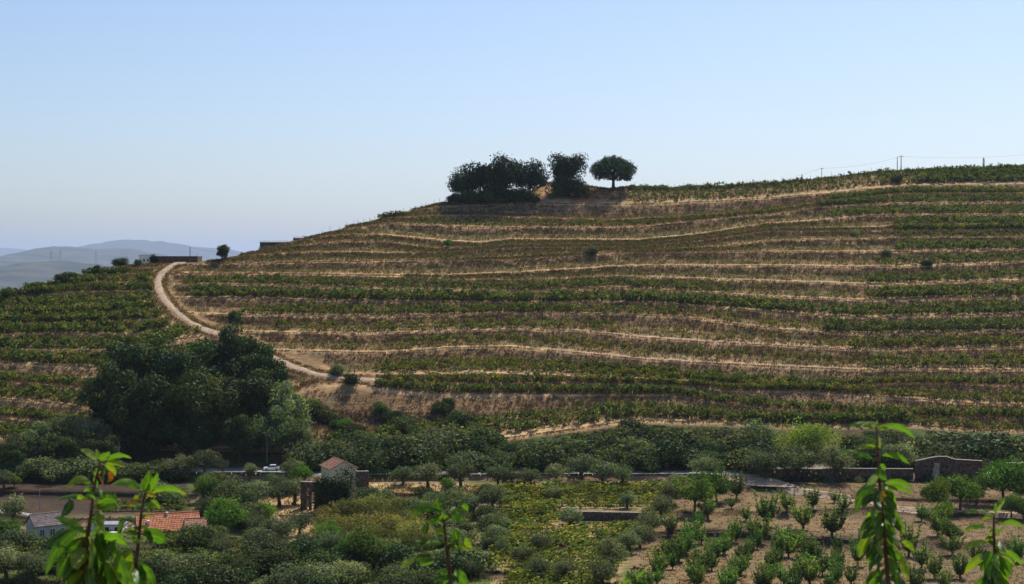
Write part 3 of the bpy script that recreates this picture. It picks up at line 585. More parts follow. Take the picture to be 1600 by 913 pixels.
def bank_vines(k, u0, u1, t, size, prob):
    us = np.arange(u0, u1, 3.6)+rng.uniform(-1, 1, len(np.arange(u0, u1, 3.6))); V, Fo, s = lips(us); lv = V[k]; fv = Fo[k]; nv = V[k+1] if k < NT-1 else s
    yl = Ym(lv); yn = Ym(nv); B = np.minimum(1.15*(fv-nv)*yn/F_PX, (yn-yl)*0.75); yf = yn-B; vv = fv+(nv-fv)*t; yy = yf+(yn-yf)*t**1.15
    ok = (lv-nv > 3) & (track_dist(us, vv) > 11) & (rng.random(len(us)) < prob*(0.3+1.3*vn(us/25.0, us*0+k*5.1)))
    for u, v, y in zip(us[ok], vv[ok], yy[ok]): places.append(((u-CU)/F_PX*y, y, (HV-v)/F_PX*y-0.1, size*random.uniform(.7,1.25), random.uniform(-.5,.5), 'vine' if random.random() < .8 else 'vinel', random.randrange(6), random.uniform(.6,1.1)))
for k in range(4, 13): bank_vines(k, -200, (325,318,262,255,245,238,240,238,200)[k-4], 0.2, 1.8, 0.3)
def stuff_mesh(name, pl, label, kind='stuff'):
    if not pl: return
    Vs = []; Fs = []; Cs = []; off = 0; by = {}
    for q in pl: by.setdefault((q[5], q[6]), []).append(q)
    for (pal, var), qs in by.items():
        V0, F0, C0 = VP[pal][var]; A = np.array([[q[0],q[1],q[2],q[3],q[4],q[7]] for q in qs]); n = len(A); m = len(V0)
        c, s = np.cos(A[:,4])[:,None], np.sin(A[:,4])[:,None]; sc = A[:,3][:,None]; X = V0[None,:,0]*sc*A[:,5][:,None]; Yv = V0[None,:,1]*sc*1.4; Z = V0[None,:,2]*sc
        W = np.stack([X*c-Yv*s+A[:,0][:,None], X*s+Yv*c+A[:,1][:,None], Z+A[:,2][:,None]], -1).reshape(-1,3)
        Fq = (F0[None]+(np.arange(n)*m)[:,None,None]+off).reshape(-1,4); g = 0.75+0.5*rng.random((n,1,1)); Cc = (C0[None]*g).reshape(-1,3)
        Vs.append(W); Fs.append(Fq); Cs.append(Cc); off += n*m
    o = link(name, mk(name, np.concatenate(Vs), np.concatenate(Fs), M['foliage'], np.concatenate(Cs))); tag(o, label, 'vines', kind=kind); return o
weeds = [q for q in places if q[5] == 'weed']; vines = [q for q in places if q[5] != 'weed']
def infr(q): u = q[0]/q[1]*F_PX+CU; return 0 < u < 1600
def hid(q):
    u = q[0]/q[1]*F_PX+CU; v = HV-q[2]/q[1]*F_PX; return 130 < u < 500 and v > 530
allv = vines+lowplaces
allv.sort(key=lambda q: -(q[3]*q[7]/q[1]) if infr(q) and not hid(q) and not (q[1] > 395 and q[1] < 440) else 1)
ind, rest = allv[:300], allv[300:]
tag(stuff_mesh('weeds', weeds, 'patchy yellow-green weeds and small vines along the upper terraces'), cat='weeds')
stuff_mesh('grapevines', rest, 'dense rows of green grapevines running along the terraces of the hillside')
VM = {}
for pal in VP:
    for i, (v, f, c) in enumerate(VP[pal]): VM[(pal, i)] = mk('grapevine', v, f, M['foliage'], c)
VLAB = {}
for q in ind:
    o = link('grapevine', VM[(q[5], q[6])], None, (q[0],q[1],q[2])); o.rotation_euler = (0,0,q[4]); o.scale = (q[3]*q[7], q[3]*1.4, q[3])
    u = q[0]/q[1]*F_PX+CU; lowv = q[1] < 397
    if lowv:
        c = 'yellow-green' if q[5] == 'vinel' else 'green'
        if u > 760: wh = 'in the flat vineyard below the road, left of the bare orchard'; g = 'vines of the flat vineyard below the road'
        else: wh = 'in the small plot near the orange-roofed house'; g = 'vines near the orange-roofed house'
        tag(o, f'low {c} grapevine {wh}', 'vine', g+(', yellow-green' if c != 'green' else ', green'))
    else:
        tag(o, 'green grapevine in a row on the lower hillside terraces above the road', 'vine', 'vines on the lower terraces above the road')

# dry tufts and scrub on the banks
def tufts():
    Vs = []; Fs = []; Cs = []; pd = np.array(PAL['dry']); psb = np.array(PAL['scrub'])
    def add(p, h, wd, pal, k=5, spread=0.35):
        n = len(p); b = np.repeat(p, k, 0)+rng.normal(size=(n*k,3))*np.array([spread,spread,0.05]); a = rng.random(n*k)*6.28; hh = np.repeat(h, k)*(0.6+0.7*rng.random(n*k)); ww = wd*(0.6+0.8*rng.random(n*k))
        sx = np.stack([np.cos(a), np.sin(a), 0*a], -1)*ww[:,None]; tip = rng.normal(size=(n*k,3))*0.3*hh[:,None]; tip[:,2] = hh
        v = np.stack([b-sx, b+sx, b+sx*0.5+tip, b-sx*0.5+tip*0.9], 1).reshape(-1,3); c = pal[rng.integers(len(pal), size=n*k)]*(1+0.2*rng.normal(size=(n*k,1)))
        Vs.append(v); Cs.append(np.repeat(np.clip(c, .02, 1), 4, 0))
    for k in range(NT):
        m = 2600; us = rng.uniform(-150, 1750, m); V, Fo, s = lips(us); lv = V[k]; fv = Fo[k]; nv = V[k+1] if k < NT-1 else s
        yl = Ym(lv); yn = Ym(nv); B = np.minimum(1.15*(fv-nv)*yn/F_PX, (yn-yl)*0.75); yf = yn-B
        t = rng.random(m)*0.82; ok = (lv-nv > 3) & (track_dist(us, fv) > 12)
        p = ray(us, fv+(nv-fv)*t, yf+(yn-yf)*t**1.15); add(p[ok], np.full(ok.sum(), 0.55), 0.16, psb if k % 2 else psb*1.15)
        m2 = 2000; us = rng.uniform(-150, 1750, m2); V, Fo, s = lips(us); lv = V[k]; ok = (track_dist(us, lv) > 12)
        nv2 = V[k+1] if k < NT-1 else s; ok &= lv-nv2 > 2
        p = ray(us, lv+0.3*rng.random(m2), Ym(lv)+rng.uniform(-0.5, 0.8, m2)); add(p[ok], np.full(ok.sum(), 0.4), 0.13, pd)
    for k in range(NT):
        m3 = 3000; us = rng.uniform(-150, 1750, m3); V, Fo, s = lips(us); lv = V[k]; fv = Fo[k]; nv = V[k+1] if k < NT-1 else s
        yl = Ym(lv); yn = Ym(nv); B = np.minimum(1.15*(fv-nv)*yn/F_PX, (yn-yl)*0.75); yf = yn-B; t = 0.22+0.78*rng.random(m3)
        ok = (lv-nv > 2.5) & (track_dist(us, fv) > 12) & (rng.random(m3) < 0.35+vn(us/12.0, us*0+k*2.2+t*2)); p = ray(us, lv+(fv-lv)*t, yl+(yf-yl)*t)
        pl = np.concatenate([np.array(PAL['weed']), pd[:2], psb[3:]]); add(p[ok], np.full(ok.sum(), 0.6), 0.14, pl, 4, 0.5)
    return Vs, Cs, add
Vs, Cs, tadd = tufts()
def tuft_area(poly, n, h, wd, pal):
    us = [p[0] for p in poly]; vs = [p[1] for p in poly]; pts = []
    u = rng.uniform(min(us), max(us), n); v = rng.uniform(min(vs), max(vs), n); ok = poly_mask(u, v, poly, 1) > 0.5
    for a, b in zip(u[ok], v[ok]):
        V_, Y_, *_ = GC(a); o = np.argsort(V_); y = float(np.interp(b, V_[o], Y_[o])); pts.append(((a-CU)/F_PX*y, y, (HV-b)/F_PX*y))
    tadd(np.array(pts), np.full(len(pts), h), wd, np.array(PAL[pal]), 5, 0.3)
tuft_area([(415,770),(470,775),(560,800),(520,850),(430,872),(400,860)], 700, 0.5, 0.1, 'dry')
tuft_area([(570,755),(780,758),(800,775),(560,775)], 500, 0.5, 0.1, 'dry')
tuft_area([(1045,930),(985,860),(1060,756),(1190,752),(1700,752),(1700,930)], 2200, 0.28, 0.09, 'dry')
tuft_area([(1045,930),(985,860),(1060,756),(1190,752),(1700,752),(1700,930)], 2600, 0.25, 0.09, 'scrub')
tuft_area([(1045,930),(985,860),(1060,756),(1190,752),(1700,752),(1700,930)], 1200, 0.3, 0.08, 'weed')
tuft_area([(960,320),(985,294),(1330,277),(1500,264),(1500,286),(1350,292),(1200,308),(1090,314)], 600, 0.6, 0.15, 'dry')
tuft_area([(960,320),(985,294),(1330,277),(1500,264),(1500,286),(1350,292),(1200,308),(1090,314)], 1400, 0.9, 0.2, 'weed')
tuft_area([(470,700),(780,700),(780,650),(500,640)], 1500, 0.6, 0.16, 'scrub')
tuft_area([(-100,815),(330,806),(480,770),(800,760),(800,930),(-100,930)], 4500, 0.4, 0.14, 'weed')
tuft_area([(690,322),(840,322),(850,290),(780,308)], 400, 0.7, 0.16, 'scrub')
tp = []
for (a, b), (c_, d_) in zip(TRACK[:-1], TRACK[1:]):
    pa_ = P(a, b); pb_ = P(c_, d_); w_ = pb_-pa_; w_.z = 0; w_.normalize()
    for q in np.arange(0, 1, 0.02):
        p = pa_.lerp(pb_, q); sd_ = Vector((w_.y, -w_.x, 0))
        for o_ in (-1.9, 1.9, -2.6, 2.6):
            if random.random() < (0.65 if o_ else 0.25): pp = p+sd_*(o_+random.uniform(-.35,.35)); tp.append((pp.x, pp.y, gz(pp.x, pp.y)+(0.2 if o_ == 0 else 0)))
tadd(np.array(tp), np.full(len(tp), 0.38), 0.12, np.array(PAL['dry']+PAL['weed']), 4, 0.25)
VV = np.concatenate(Vs); tag(link('dry_grass', mk('dry_grass', VV, np.arange(len(VV)).reshape(-1,4), M['straw'], np.concatenate(Cs))), 'dry brown scrub and straw-coloured grass covering the terrace banks', 'grass', kind='stuff')

# ------------------------------------------------------------------ trees and bushes
HC = {}; HB = dict(olive=1.12, leafy=1.12, vase=1.3, bush=1.2, darkbush=1.2, greybush=1.2)
def px2m(px, y): return px*y/F_PX
def T(kind, name, u, v, hpx, label, cat, href, group=None, var=None, wr=1.0, rz=None):
    p = P(u, v); h = px2m(hpx, p.y)*HB.get(kind, 1.0); var = random.randrange(len(TREES[kind])) if var is None else var; href = max(c.co.z for c in TREES[kind][var][0].vertices) if (kind, var) not in HC else HC[(kind, var)]; HC[(kind, var)] = href; sc = h/href
    return plant(kind, name, (p.x, p.y, p.z-0.1), sc, label, cat, group, rz, var, (wr, 1))
# ridge pines
YR = 668
for (u, vb, hp, wr, var, lab) in [(722,316,58,0.9,0,'dark pine at the left end of the ridge clump, its low branch reaching left'),(750,316,66,0.8,1,'dark pine second from the left in the ridge clump'),
     (790,314,78,0.72,2,'tallest dark pine in the left clump on the ridge'),(828,314,70,0.8,3,'broad dark pine at the right end of the left ridge clump, beside the bare path'),
     (772,318,50,0.8,3,'low dark pine in front of the tallest one in the left ridge clump'),(885,302,66,0.8,1,'tall pine behind the rounded green ones, right of the bare path on the ridge'),
     (874,308,33,0.62,0,'rounded green pine just right of the bare path on the ridge'),(898,309,31,0.66,2,'rounded green pine at the right side of the middle ridge clump')]:
    T('pine' if not lab.startswith('rounded') else 'darkbush', 'pine_tree', u, vb, hp, lab, 'tree', 11.0, 'pine trees on the ridge', var, wr)
T('umbrella', 'umbrella_pine', 958, 298, 58, 'umbrella pine with domed crown standing alone on the ridge', 'tree', 9.8, None, 0, 0.93, 0.4)
T('cork', 'round_tree', 348, 407, 27, 'small dark green tree alone on the skyline between the stone building and the blue sheds', 'tree', 5.2, None, 0, 0.95)
T('cypress', 'small_cypress', 1537, 262, 16, 'dark narrow cypress on the skyline near the right edge', 'tree', 4.8)
T('cypress', 'small_cypress', 1253, 283, 11, 'tiny dark cypress on the skyline left of the lone power pole', 'tree', 4.8)
for u, v, hp, k, lab in [(185,417,14,'darkbush','rounded dark bush left of the white building on the skyline'),(98,443,16,'darkbush','upright dark bush on the left skyline beside the bare notch'),(10,470,22,'leafy','bright green bush at the left edge of the skyline'),
      (115,436,11,'darkbush','dark bush on the left skyline just right of the bare notch'),(150,426,11,'darkbush','dark bush on the left skyline midway to the white building'),(215,414,8,'darkbush','small dark bush at the foot of the white building wall'),(134,430,10,'bush','low bush on the left skyline between two dark bushes'),
      (700,387,14,'leafy','green bush on the upper terrace below the ridge pines'),(925,397,12,'greybush','grey-green bush alone on an upper terrace in mid slope'),(1335,368,9,'greybush','small blue-green bush on an upper right terrace'),
      (1449,416,10,'darkbush','dark round bush on a right-hand terrace, alone in the row'),(1385,397,7,'greybush','low grey bush on an upper right terrace'),(527,584,14,'greybush','grey-green bush beside the dirt track where it levels out'),
      (553,600,16,'darkbush','dark round bush at the lip of the large bare bank by the track'),(700,634,12,'darkbush','wide dark bush at the foot of the large bare bank'),(368,515,32,'cork','dark round tree just above the grove beside the dirt track'),(985,692,34,'darkbush','bright-topped dark bush below the thin path above the road'),
      (1012,350,6,'bush','tiny bush under the skyline right of the umbrella pine'),(1400,283,12,'bush','bush on the dry slope below the twin poles'),(1327,273,6,'leafy','green bush on the skyline right of the lone power pole')]:
    T(k, 'tree' if k in ('leafy','cork') else 'bush', u, v, hp, lab, 'tree' if k in ('leafy','cork') else 'bush', {'leafy':5.2,'cork':16.0}.get(k, 2.7))
# dark grove
for i, (k, u, vb, hp, wr, lab) in enumerate([('cork',370,640,138,0.9,'tallest dark tree of the grove, at its upper right beside the track'),('cork',215,660,146,0.95,'broad dark tree at the upper left of the grove'),
     ('cork',285,668,140,0.95,'dark tree in the upper middle of the grove'),('cork',405,650,118,0.95,'dark tree at the right shoulder of the grove by the dirt track'),('cork',335,655,130,0.9,'dark tree just left of the tallest one in the grove'),('cork',180,690,132,0.95,'dark tree at the left edge of the grove'),('cork',245,705,128,1.0,'dark tree low in the middle left of the grove'),
     ('cork',320,700,130,1.0,'dark tree low in the middle of the grove'),('cork',385,690,118,1.0,'dark tree right of centre in the grove'),('cork',300,722,85,1.0,'lowest dark tree of the grove, just above the road'),
     ('cork',215,722,75,1.1,'low dark tree at the left foot of the grove'),('cork',375,722,80,1.0,'low dark tree behind the street lamp'),('greytree',445,690,98,0.85,'tall grey-green tree at the right edge of the grove'),
     ('greytree',425,712,80,0.9,'grey-green tree at the right foot of the grove, above the white car'),('greytree',465,712,60,0.9,'small grey-green tree at the lower right corner of the grove'),
     ('greytree',100,695,50,1.1,'grey-green tree left of the grove, under the vine rows'),('greytree',60,715,58,1.1,'grey-green tree near the left edge below the vine rows'),('greytree',135,708,58,1.1,'grey-green tree against the left side of the dark grove'),
     ('greytree',20,724,50,1.1,'grey-green tree at the left edge of the picture below the vine rows'),('cork',95,735,60,1.2,'dark tree in shade left of the grove, above the dark field'),('cork',160,738,60,1.2,'dark tree at the foot of the grove above the dark field'),
     ('cork',20,742,50,1.2,'dark tree in the lower left corner of the hill foot')]):
    T(k, 'grove_tree' if k == 'cork' else 'grey_green_tree', u, vb, hp, lab, 'tree', 15.5 if k == 'cork' else 9.5, 'trees of the dark grove' if k == 'cork' else 'grey-green trees round the grove', None, wr)
# scrub belt between road and vines
def on_belt(u): return float(itp(L[0], u))
n_b = 0
for i in range(150):
    u = 478+ (i*7.77) % 1150; 
    top = max(on_belt(u)+6, 668 if u > 760 else 655); v = 738-(738-top)*((i*0.618) % 1.0)
    if 1195 < u < 1330 and v > 680: continue
    k = random.choice(['bush','bush','darkbush','greybush','bush']); hp = random.uniform(16, 38)*(1.1 if v > 700 else 0.9)
    if u > 780: hp = min(hp, (v-on_belt(u)-4)/1.2)
    if hp < 7: continue
    zone = 'below the large bare bank' if u < 780 else ('below the thin path, above the road' if u < 1180 else 'behind the stone wall at the right')
    top_ = 'upper' if v < 700 else 'lower'
    lk = {'bush':'olive-green','darkbush':'dark green','greybush':'grey-green'}[k]
    T(k, 'bush', u, v, hp, f'{lk} bush in the {top_} scrub {zone}', 'bush', 2.7, f'{lk} bushes in the {top_} scrub {zone}', None, random.uniform(1.0, 1.5))
T('limebush', 'broom_bush', 1262, 706, 58, 'big yellow-green rounded bush above the roadside olives on the right', 'bush', 6.6, None, 0, 1.1)
T('greybush', 'silver_bush', 1182, 696, 36, 'silvery grey bush left of the big yellow-green one', 'bush', 2.7)
for u, w_ in ((1490,1.6),(1520,1.7),(1550,1.5)): T('darkbush', 'hedge_bush', u, 712, 34, {1490:'dark clipped bush at the left of the hedge above the tall stone wall',1520:'dark clipped bush in the middle of the hedge above the tall stone wall',1550:'dark clipped bush at the right of the hedge above the tall stone wall'}[u], 'bush', 2.7, 'dark hedge above the stone wall', None, w_)
# roadside olives
OL = [(630,758,28,'first small olive right of the ivy-covered ruin'),(669,762,36,'second olive right of the ruin, below the road edge'),(720,760,38,'rounded olive between the second olive and the double clump'),
 (778,760,32,'olive at the left of the clump over the yellow vines'),(800,760,30,'olive in the middle of the clump over the yellow vines'),(830,760,28,'olive at the right of the clump over the yellow vines'),(869,756,32,'small pale olive beneath the road edge near the field track'),(910,753,40,'pale olive standing taller at the road edge'),
 (942,756,38,'olive just right of the taller pale one'),(972,760,36,'last olive of the roadside row before the gap'),(1100,748,40,'olive at the left end of the bright road stretch'),
 (1199,753,55,'left one of three big olives along the stone wall'),(1249,753,53,'middle one of three big olives along the stone wall'),(1306,753,52,'right one of three big olives along the stone wall'),(1402,738,46,'olive behind the tall leafy shoot at the right')]
for u, v, h, lab in OL: T('olive', 'olive_tree', u, v, h, lab, 'tree', 4.4, 'olive trees along the road', None, 1.1)
# olives and trees in the lower left and centre
LT = [('olive',290,745,34,'olive above the road left of the light line'),('olive',320,742,36,'olive over the thin light road line, left'),('olive',265,748,30,'olive at the left end of the roadside olives'),('olive',348,738,20,'small olive right against the road line'),('olive',390,746,22,'small olive left of the white car'),
 ('olive',459,752,36,'broad olive right of the white car'),('leafy',470,757,34,'dark leafy tree left of the cream house'),('leafy',330,785,42,'bright green tree below the road line'),('leafy',425,757,18,'yellow-green bush under the white car'),
 ('olive',365,790,46,'olive in the group left of the dry clearing, top'),('olive',400,795,44,'olive in the middle of the group left of the dry clearing'),('olive',437,792,46,'pale olive at the top of the dry clearing'),('olive',460,790,44,'olive close to the left side of the ruin'),
 ('greytree',320,815,40,'blue-green tree right of the orange roof'),('leafy',355,838,60,'tall dark leafy tree in the lower left centre'),('olive',380,830,40,'pale olive behind the leafy tree in the lower left'),('leafy',415,820,36,'green tree in the dry clearing'),
 ('olive',435,856,44,'olive casting shade on the dry clearing, left'),('olive',468,838,34,'olive in the dry clearing beneath the ruin'),('olive',475,862,30,'small olive at the bottom of the dry clearing'),('olive',520,866,36,'olive between the dry clearing and the broom'),
 ('olive',400,868,40,'olive at the lower left of the dry clearing'),('olive',345,870,36,'olive above the dark thicket, left'),('leafy',572,890,62,'dark green leafy tree at the foot of the broom patch'),('leafy',545,880,44,'leafy tree left of the one below the broom patch'),
 ('olive',655,905,36,'olive left of the middle leafy shoot, lower'),('olive',620,918,40,'olive at the bottom edge left of the middle shoot'),('olive',735,905,34,'olive right of the middle leafy shoot, lower'),('olive',770,800,40,'grey olive above the flat vineyard, left'),('olive',740,805,34,'grey olive right above the middle leafy shoot'),
 ('olive',757,820,30,'grey olive behind the middle leafy shoot tip'),('olive',10,905,50,'olive in the bottom left corner'),('olive',50,912,44,'olive along the bottom left, second from the corner'),('leafy',10,850,40,'green tree left of the grey-roofed house'),('olive',20,820,44,'olive behind the grey-roofed house'),
 ('leafy',5,892,34,'dark leafy tree at the bottom left edge'),('olive',6,765,30,'olive at the left edge above the dark field'),('leafy',22,762,18,'small green bush at the left edge of the dark field')]
for k, u, v, h, lab in LT: T(k, {'olive':'olive_tree','leafy':'leafy_tree','greytree':'grey_green_tree'}[k], u, v, h, lab, 'tree', {'olive':4.4,'leafy':5.2,'greytree':9.5}[k], 'trees in the valley below the road', None, 1.05)
# olives through the flat vineyard
VT = [(890,828,36,'grey olive in the upper flat vineyard'),(980,795,26,'small olive over the dark terrace wall in the flat vineyard'),(846,865,36,'olive in the lower left of the flat vineyard'),(818,885,34,'olive left in the flat vineyard'),(842,905,38,'olive at the bottom left of the flat vineyard'),(882,905,34,'olive at the bottom of the flat vineyard'),
 (1048,788,34,'top olive of the diagonal line beside the orchard'),(1060,770,30,'olive at the start of the diagonal line, under the road'),(1032,815,42,'second olive of the diagonal line beside the orchard'),(1015,838,44,'third olive of the diagonal line beside the orchard'),(1000,856,42,'fourth olive of the diagonal line beside the orchard'),(985,866,36,'fifth olive of the diagonal line, half in the vines'),
 (955,895,50,'olive low on the diagonal line beside the orchard'),(940,918,48,'lowest olive of the diagonal line beside the orchard'),(868,785,26,'little olive between the two vine plots'),(785,870,30,'small olive at the left edge of the flat vineyard')]
for u, v, h, lab in VT: T('olive', 'olive_tree', u, v, h, lab, 'tree', 4.4, 'olive trees in and beside the flat vineyard', None, 1.0)
# broom patch
for i, (u, v) in enumerate([(520,812),(545,806),(575,800),(600,800),(630,803),(655,808),(530,832),(560,828),(590,826),(620,830),(648,838),(515,845),(600,850),(630,858),(575,845),(655,858),(520,828),(610,815),(640,820),(560,812)]):
    T('broom', 'broom_bush', u, v, 30, 'straw-green broom bush in the soft patch below the ruin', 'bush', 2.6, 'broom bushes below the ruin', None, 1.15)
for u, v, k in [(650,800,'greybush'),(680,790,'greybush'),(700,800,'bush'),(665,785,'bush'),(710,785,'greybush'),(690,812,'bush'),(725,800,'greybush'),(600,786,'greybush'),(575,786,'greybush'),(760,780,'bush'),(700,768,'leafy')]:
    T(k, 'bush' if k != 'leafy' else 'leafy_tree', u, v, 22, 'grey-green bush in the hedge line under the roadside strip' if k == 'greybush' else ('green bush in the hedge line under the roadside strip' if k == 'bush' else 'small dark leafy tree on the dry roadside strip'), 'bush' if k != 'leafy' else 'tree', 2.7 if k != 'leafy' else 5, 'bushes under the roadside strip' if k != 'leafy' else None)
# dark thicket along the bottom left
for i in range(46):
    u = 250+(i*61.8) % 470; v = 872+((i*0.618) % 1)*62; v = max(v, 898) if u < 345 else v; k = ('darkbush','bush','darkbush','greybush')[i % 4]
    T(k, 'bush', u, v, random.uniform(24, 40), {'darkbush':'dark green bush in the shady thicket along the bottom left','bush':'olive-green bush in the shady thicket along the bottom left','greybush':'grey-green bush in the shady thicket along the bottom left'}[k], 'bush', 2.7, k.replace('dark','dark ').replace('grey','grey ')+' in the bottom thicket', None, 1.2)
for i in range(16):
    u = 0+(i*61.8) % 230; v = 862+((i*0.618) % 1)*56; k = ('greybush','bush')[i % 2]
    T(k, 'bush', u, v, random.uniform(20, 32), {'bush':'green bush in the garden below the grey-roofed house','greybush':'grey-green bush in the garden below the grey-roofed house'}[k], 'bush', 2.7, 'garden '+k, None, 1.2)
for u, v, h in [(75,745,26),(110,752,22),(40,748,26),(150,748,24),(200,748,24),(235,752,22)]:
    T('greybush', 'bush', u, v, h, 'grey-green bush at the top edge of the dark shaded field', 'bush', 2.7, 'bushes above the dark field', None, 1.3)
# orchard
OR = [(1151,780,36),(1143,795,16),(1106,812,36),(1090,832,30),(1048,838,30),(1166,815,20),(1135,850,16),(1199,822,46),(1188,850,38),(1150,848,34),(1096,850,26),(1130,868,26),(1230,802,30),(1255,828,40),(1300,840,44),(1270,796,30),(1318,800,26),(1304,786,18),(1060,880,34),(1042,872,26),
 (1072,868,32),(1030,900,34),(1100,890,36),(1115,876,32),(1085,915,36),(1160,880,30),(1172,868,22),(1150,905,28),(1140,925,32),(1205,900,34),(1215,885,30),(1195,925,36),(1232,872,36),(1246,860,30),(1275,880,30),(1265,915,36),(1285,900,32),(1225,915,30),(1340,885,40),(1330,915,30),(1350,860,30),
 (1440,815,24),(1465,838,38),(1488,868,34),(1420,870,44),(1440,890,40),(1460,905,36),(1500,905,36),(1590,880,36),(1570,900,30),(1400,905,34),(1525,880,26),(1430,925,36),(1475,925,30),(1370,925,30),(1310,870,28),(1175,835,20),(1225,850,24),(1010,925,30),(1620,850,34),(1640,900,34)]
for (a, b, c_, d_) in [(1018,918,1090,846),(1082,922,1150,846),(1128,930,1190,850),(1188,930,1228,848),(1238,930,1266,862),(1300,925,1312,880)]:
    for t in np.arange(0.05, 1.0, 0.17): OR.append((a+(c_-a)*t+random.uniform(-5,5), b+(d_-b)*t, random.uniform(24, 34)))
for i, (u, v, h) in enumerate(OR):
    z = 'upper' if v < 830 else ('middle' if v < 880 else 'lower'); x = 'left part' if u < 1190 else ('centre' if u < 1340 else 'right part')
    sz = 'small ' if h < 25 else ('tall ' if h > 38 else '')
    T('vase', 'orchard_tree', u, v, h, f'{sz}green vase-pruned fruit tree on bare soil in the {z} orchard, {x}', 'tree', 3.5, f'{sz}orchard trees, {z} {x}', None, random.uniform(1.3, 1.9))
for u, v, h, lab in [(1085,800,62,'large bright green tree at the top left of the orchard by the road'),(1120,786,50,'round green tree right of the large one at the orchard corner'),(1465,798,52,'broad green fruit tree below the buttressed stone wall, left'),(1500,796,54,'broad green fruit tree below the tall stone wall, middle'),
     (1525,790,46,'green fruit tree below the tall stone wall, right'),(1475,822,40,'green fruit tree in front of the broad ones by the path'),(1568,785,66,'large green tree covering the right part of the stone wall'),(1595,790,60,'large green tree at the right edge over the stone wall'),(1580,808,36,'spreading green tree at the right above the light path'),(1600,812,30,'spreading green tree at the right edge above the light path'),(1485,850,36,'green fruit tree below the light path at the right')]:
    T('leafy', 'leafy_tree', u, v, h, lab, 'tree', 5.2, 'large green trees of the orchard', None, 1.0)

# ------------------------------------------------------------------ walls and buildings
def stone_wall(name, pts, hts, thick, label, mat='stone', cop=True, step=0.6):
    """dry stone wall along world points: rows of uneven stones"""
    root = empty(name, pts[0]); tag(root, label, 'wall'); mb = MB(); cp = MB(); ox, oy, oz = pts[0]
    for (a, b, ha, hb) in zip(pts[:-1], pts[1:], hts[:-1], hts[1:]):
        a = Vector(a); b = Vector(b); d = b-a; ln = math.hypot(d.x, d.y); n = max(1, int(ln/step)); dirv = Vector((d.x/ln, d.y/ln, 0)); nrm = Vector((dirv.y, -dirv.x, 0))
        for i in range(n):
            t0, t1 = i/n, (i+1)/n; h = ha+(hb-ha)*t0; nr = max(1, int(h/0.38)); base = a.z+(b.z-a.z)*t0-0.5
            for j in range(nr+1):
                z0 = base+j*(h+0.5)/(nr+1); z1 = base+(j+1)*(h+0.5)/(nr+1)-0.05; off = random.uniform(-0.07, 0.07); sh = random.uniform(-0.12, 0.12)*step
                p0 = a+dirv*(ln*t0+sh); p1 = a+dirv*(ln*t1+sh-0.05); q = []
                for zz in (z0, z1):
                    for pp, s_ in ((p0, 1), (p1, 1), (p1, -1), (p0, -1)): w_ = pp+nrm*(s_*thick/2+off); q.append((w_.x-ox, w_.y-oy, zz-oz))
                mb.add(q, [(0,3,2,1),(4,5,6,7),(0,1,5,4),(1,2,6,5),(2,3,7,6),(3,0,4,7)])
            if cop:
                q = []; z0 = base+h+0.49; p0 = a+dirv*ln*t0; p1 = a+dirv*(ln*t1-0.04)
                for zz in (z0, z0+random.uniform(0.1, 0.16)):
                    for pp, s_ in ((p0, 1), (p1, 1), (p1, -1), (p0, -1)): w_ = pp+nrm*(s_*(thick/2+0.06)); q.append((w_.x-ox, w_.y-oy, zz-oz))
                cp.add(q, [(0,3,2,1),(4,5,6,7),(0,1,5,4),(1,2,6,5),(2,3,7,6),(3,0,4,7)])
    tag(mb.obj('stonework', M[mat], root), kind='stuff')
    if cop: tag(cp.obj('coping', M['coping'], root), kind='stuff')
    return root
def gp(u, v, y=None):
    p = P(u, v); return (p.x, p.y, p.z)
zz = (HV-747)/F_PX*396.0
def W(u, vfoot, Yd): return ((u-CU)/F_PX*Yd, Yd, (HV-vfoot)/F_PX*Yd)
stone_wall('stone_wall', [W(1188,748,395),W(1260,748,395),W(1340,749,395),W(1427,747,395)], [2.4,2.4,2.7,2.3], 0.6, 'long dark dry-stone wall with pale coping along the road behind three olives')
stone_wall('stone_wall', [W(1430,746,395.6),W(1461,746,395.6),W(1476,746,395.6),W(1490,746,395.6),W(1535,748,395.6)], [4.2,5.3,5.3,4.6,4.5], 0.8, 'tall brown stone retaining wall with raised middle and light buttress')
bt = stone_wall('stone_buttress', [W(1457,752,393.2),W(1465,746,395.0)], [0.7,5.0], 1.2, 'pale stone buttress of steps leaning against the tall wall', 'coping', False)
stone_wall('stone_wall', [W(1572,748,396),W(1640,748,396),W(1760,748,396)], [4.0,4.0,4.0], 0.7, 'stone wall with light top at the right edge behind green trees')
stone_wall('roadside_wall', [W(575,749,396.6),W(700,749,396.6),W(860,748,396.6),W(1000,748,396.6),W(1112,748,396.6)], [1.2]*5, 0.4, 'low roadside wall with a pale top running above the roadside olives', 'stone', True, 1.2)
stone_wall('roadside_wall', [W(-60,744,396.6),W(130,744,396.6),W(300,744,396.6),W(400,744,396.6),W(480,745,396.6)], [1.0]*5, 0.4, 'low roadside wall left of the cream house under the dark grove', 'stone', True, 1.2)
stone_wall('terrace_wall', [gp(880,812),gp(940,813),gp(1006,813)], [1.9,1.9,1.7], 0.5, 'dark short terrace wall in the flat vineyard', 'stone', True, 0.8)
stone_wall('terrace_wall', [gp(1042,838),gp(1150,839),gp(1232,846),gp(1335,849)], [0.9,1.1,1.1,0.8], 0.5, 'low dark terrace wall crossing the orchard', 'stone', False, 0.9)
for i in range(60):
    u = 485+(i*61.8) % 300; v = 640+((i*0.618) % 1)*62; v = max(v, 640+0.02*(u-485))
    if u > 700 and v < 655: continue
    k = ('bush','darkbush','leafy','bush')[i % 4]; T(k, 'bush', u, v, random.uniform(10, 20), 'small green bush scattered on the brown slope under the large bare bank', 'bush', 2.7, 'bushes scattered under the large bare bank', None, 1.2)
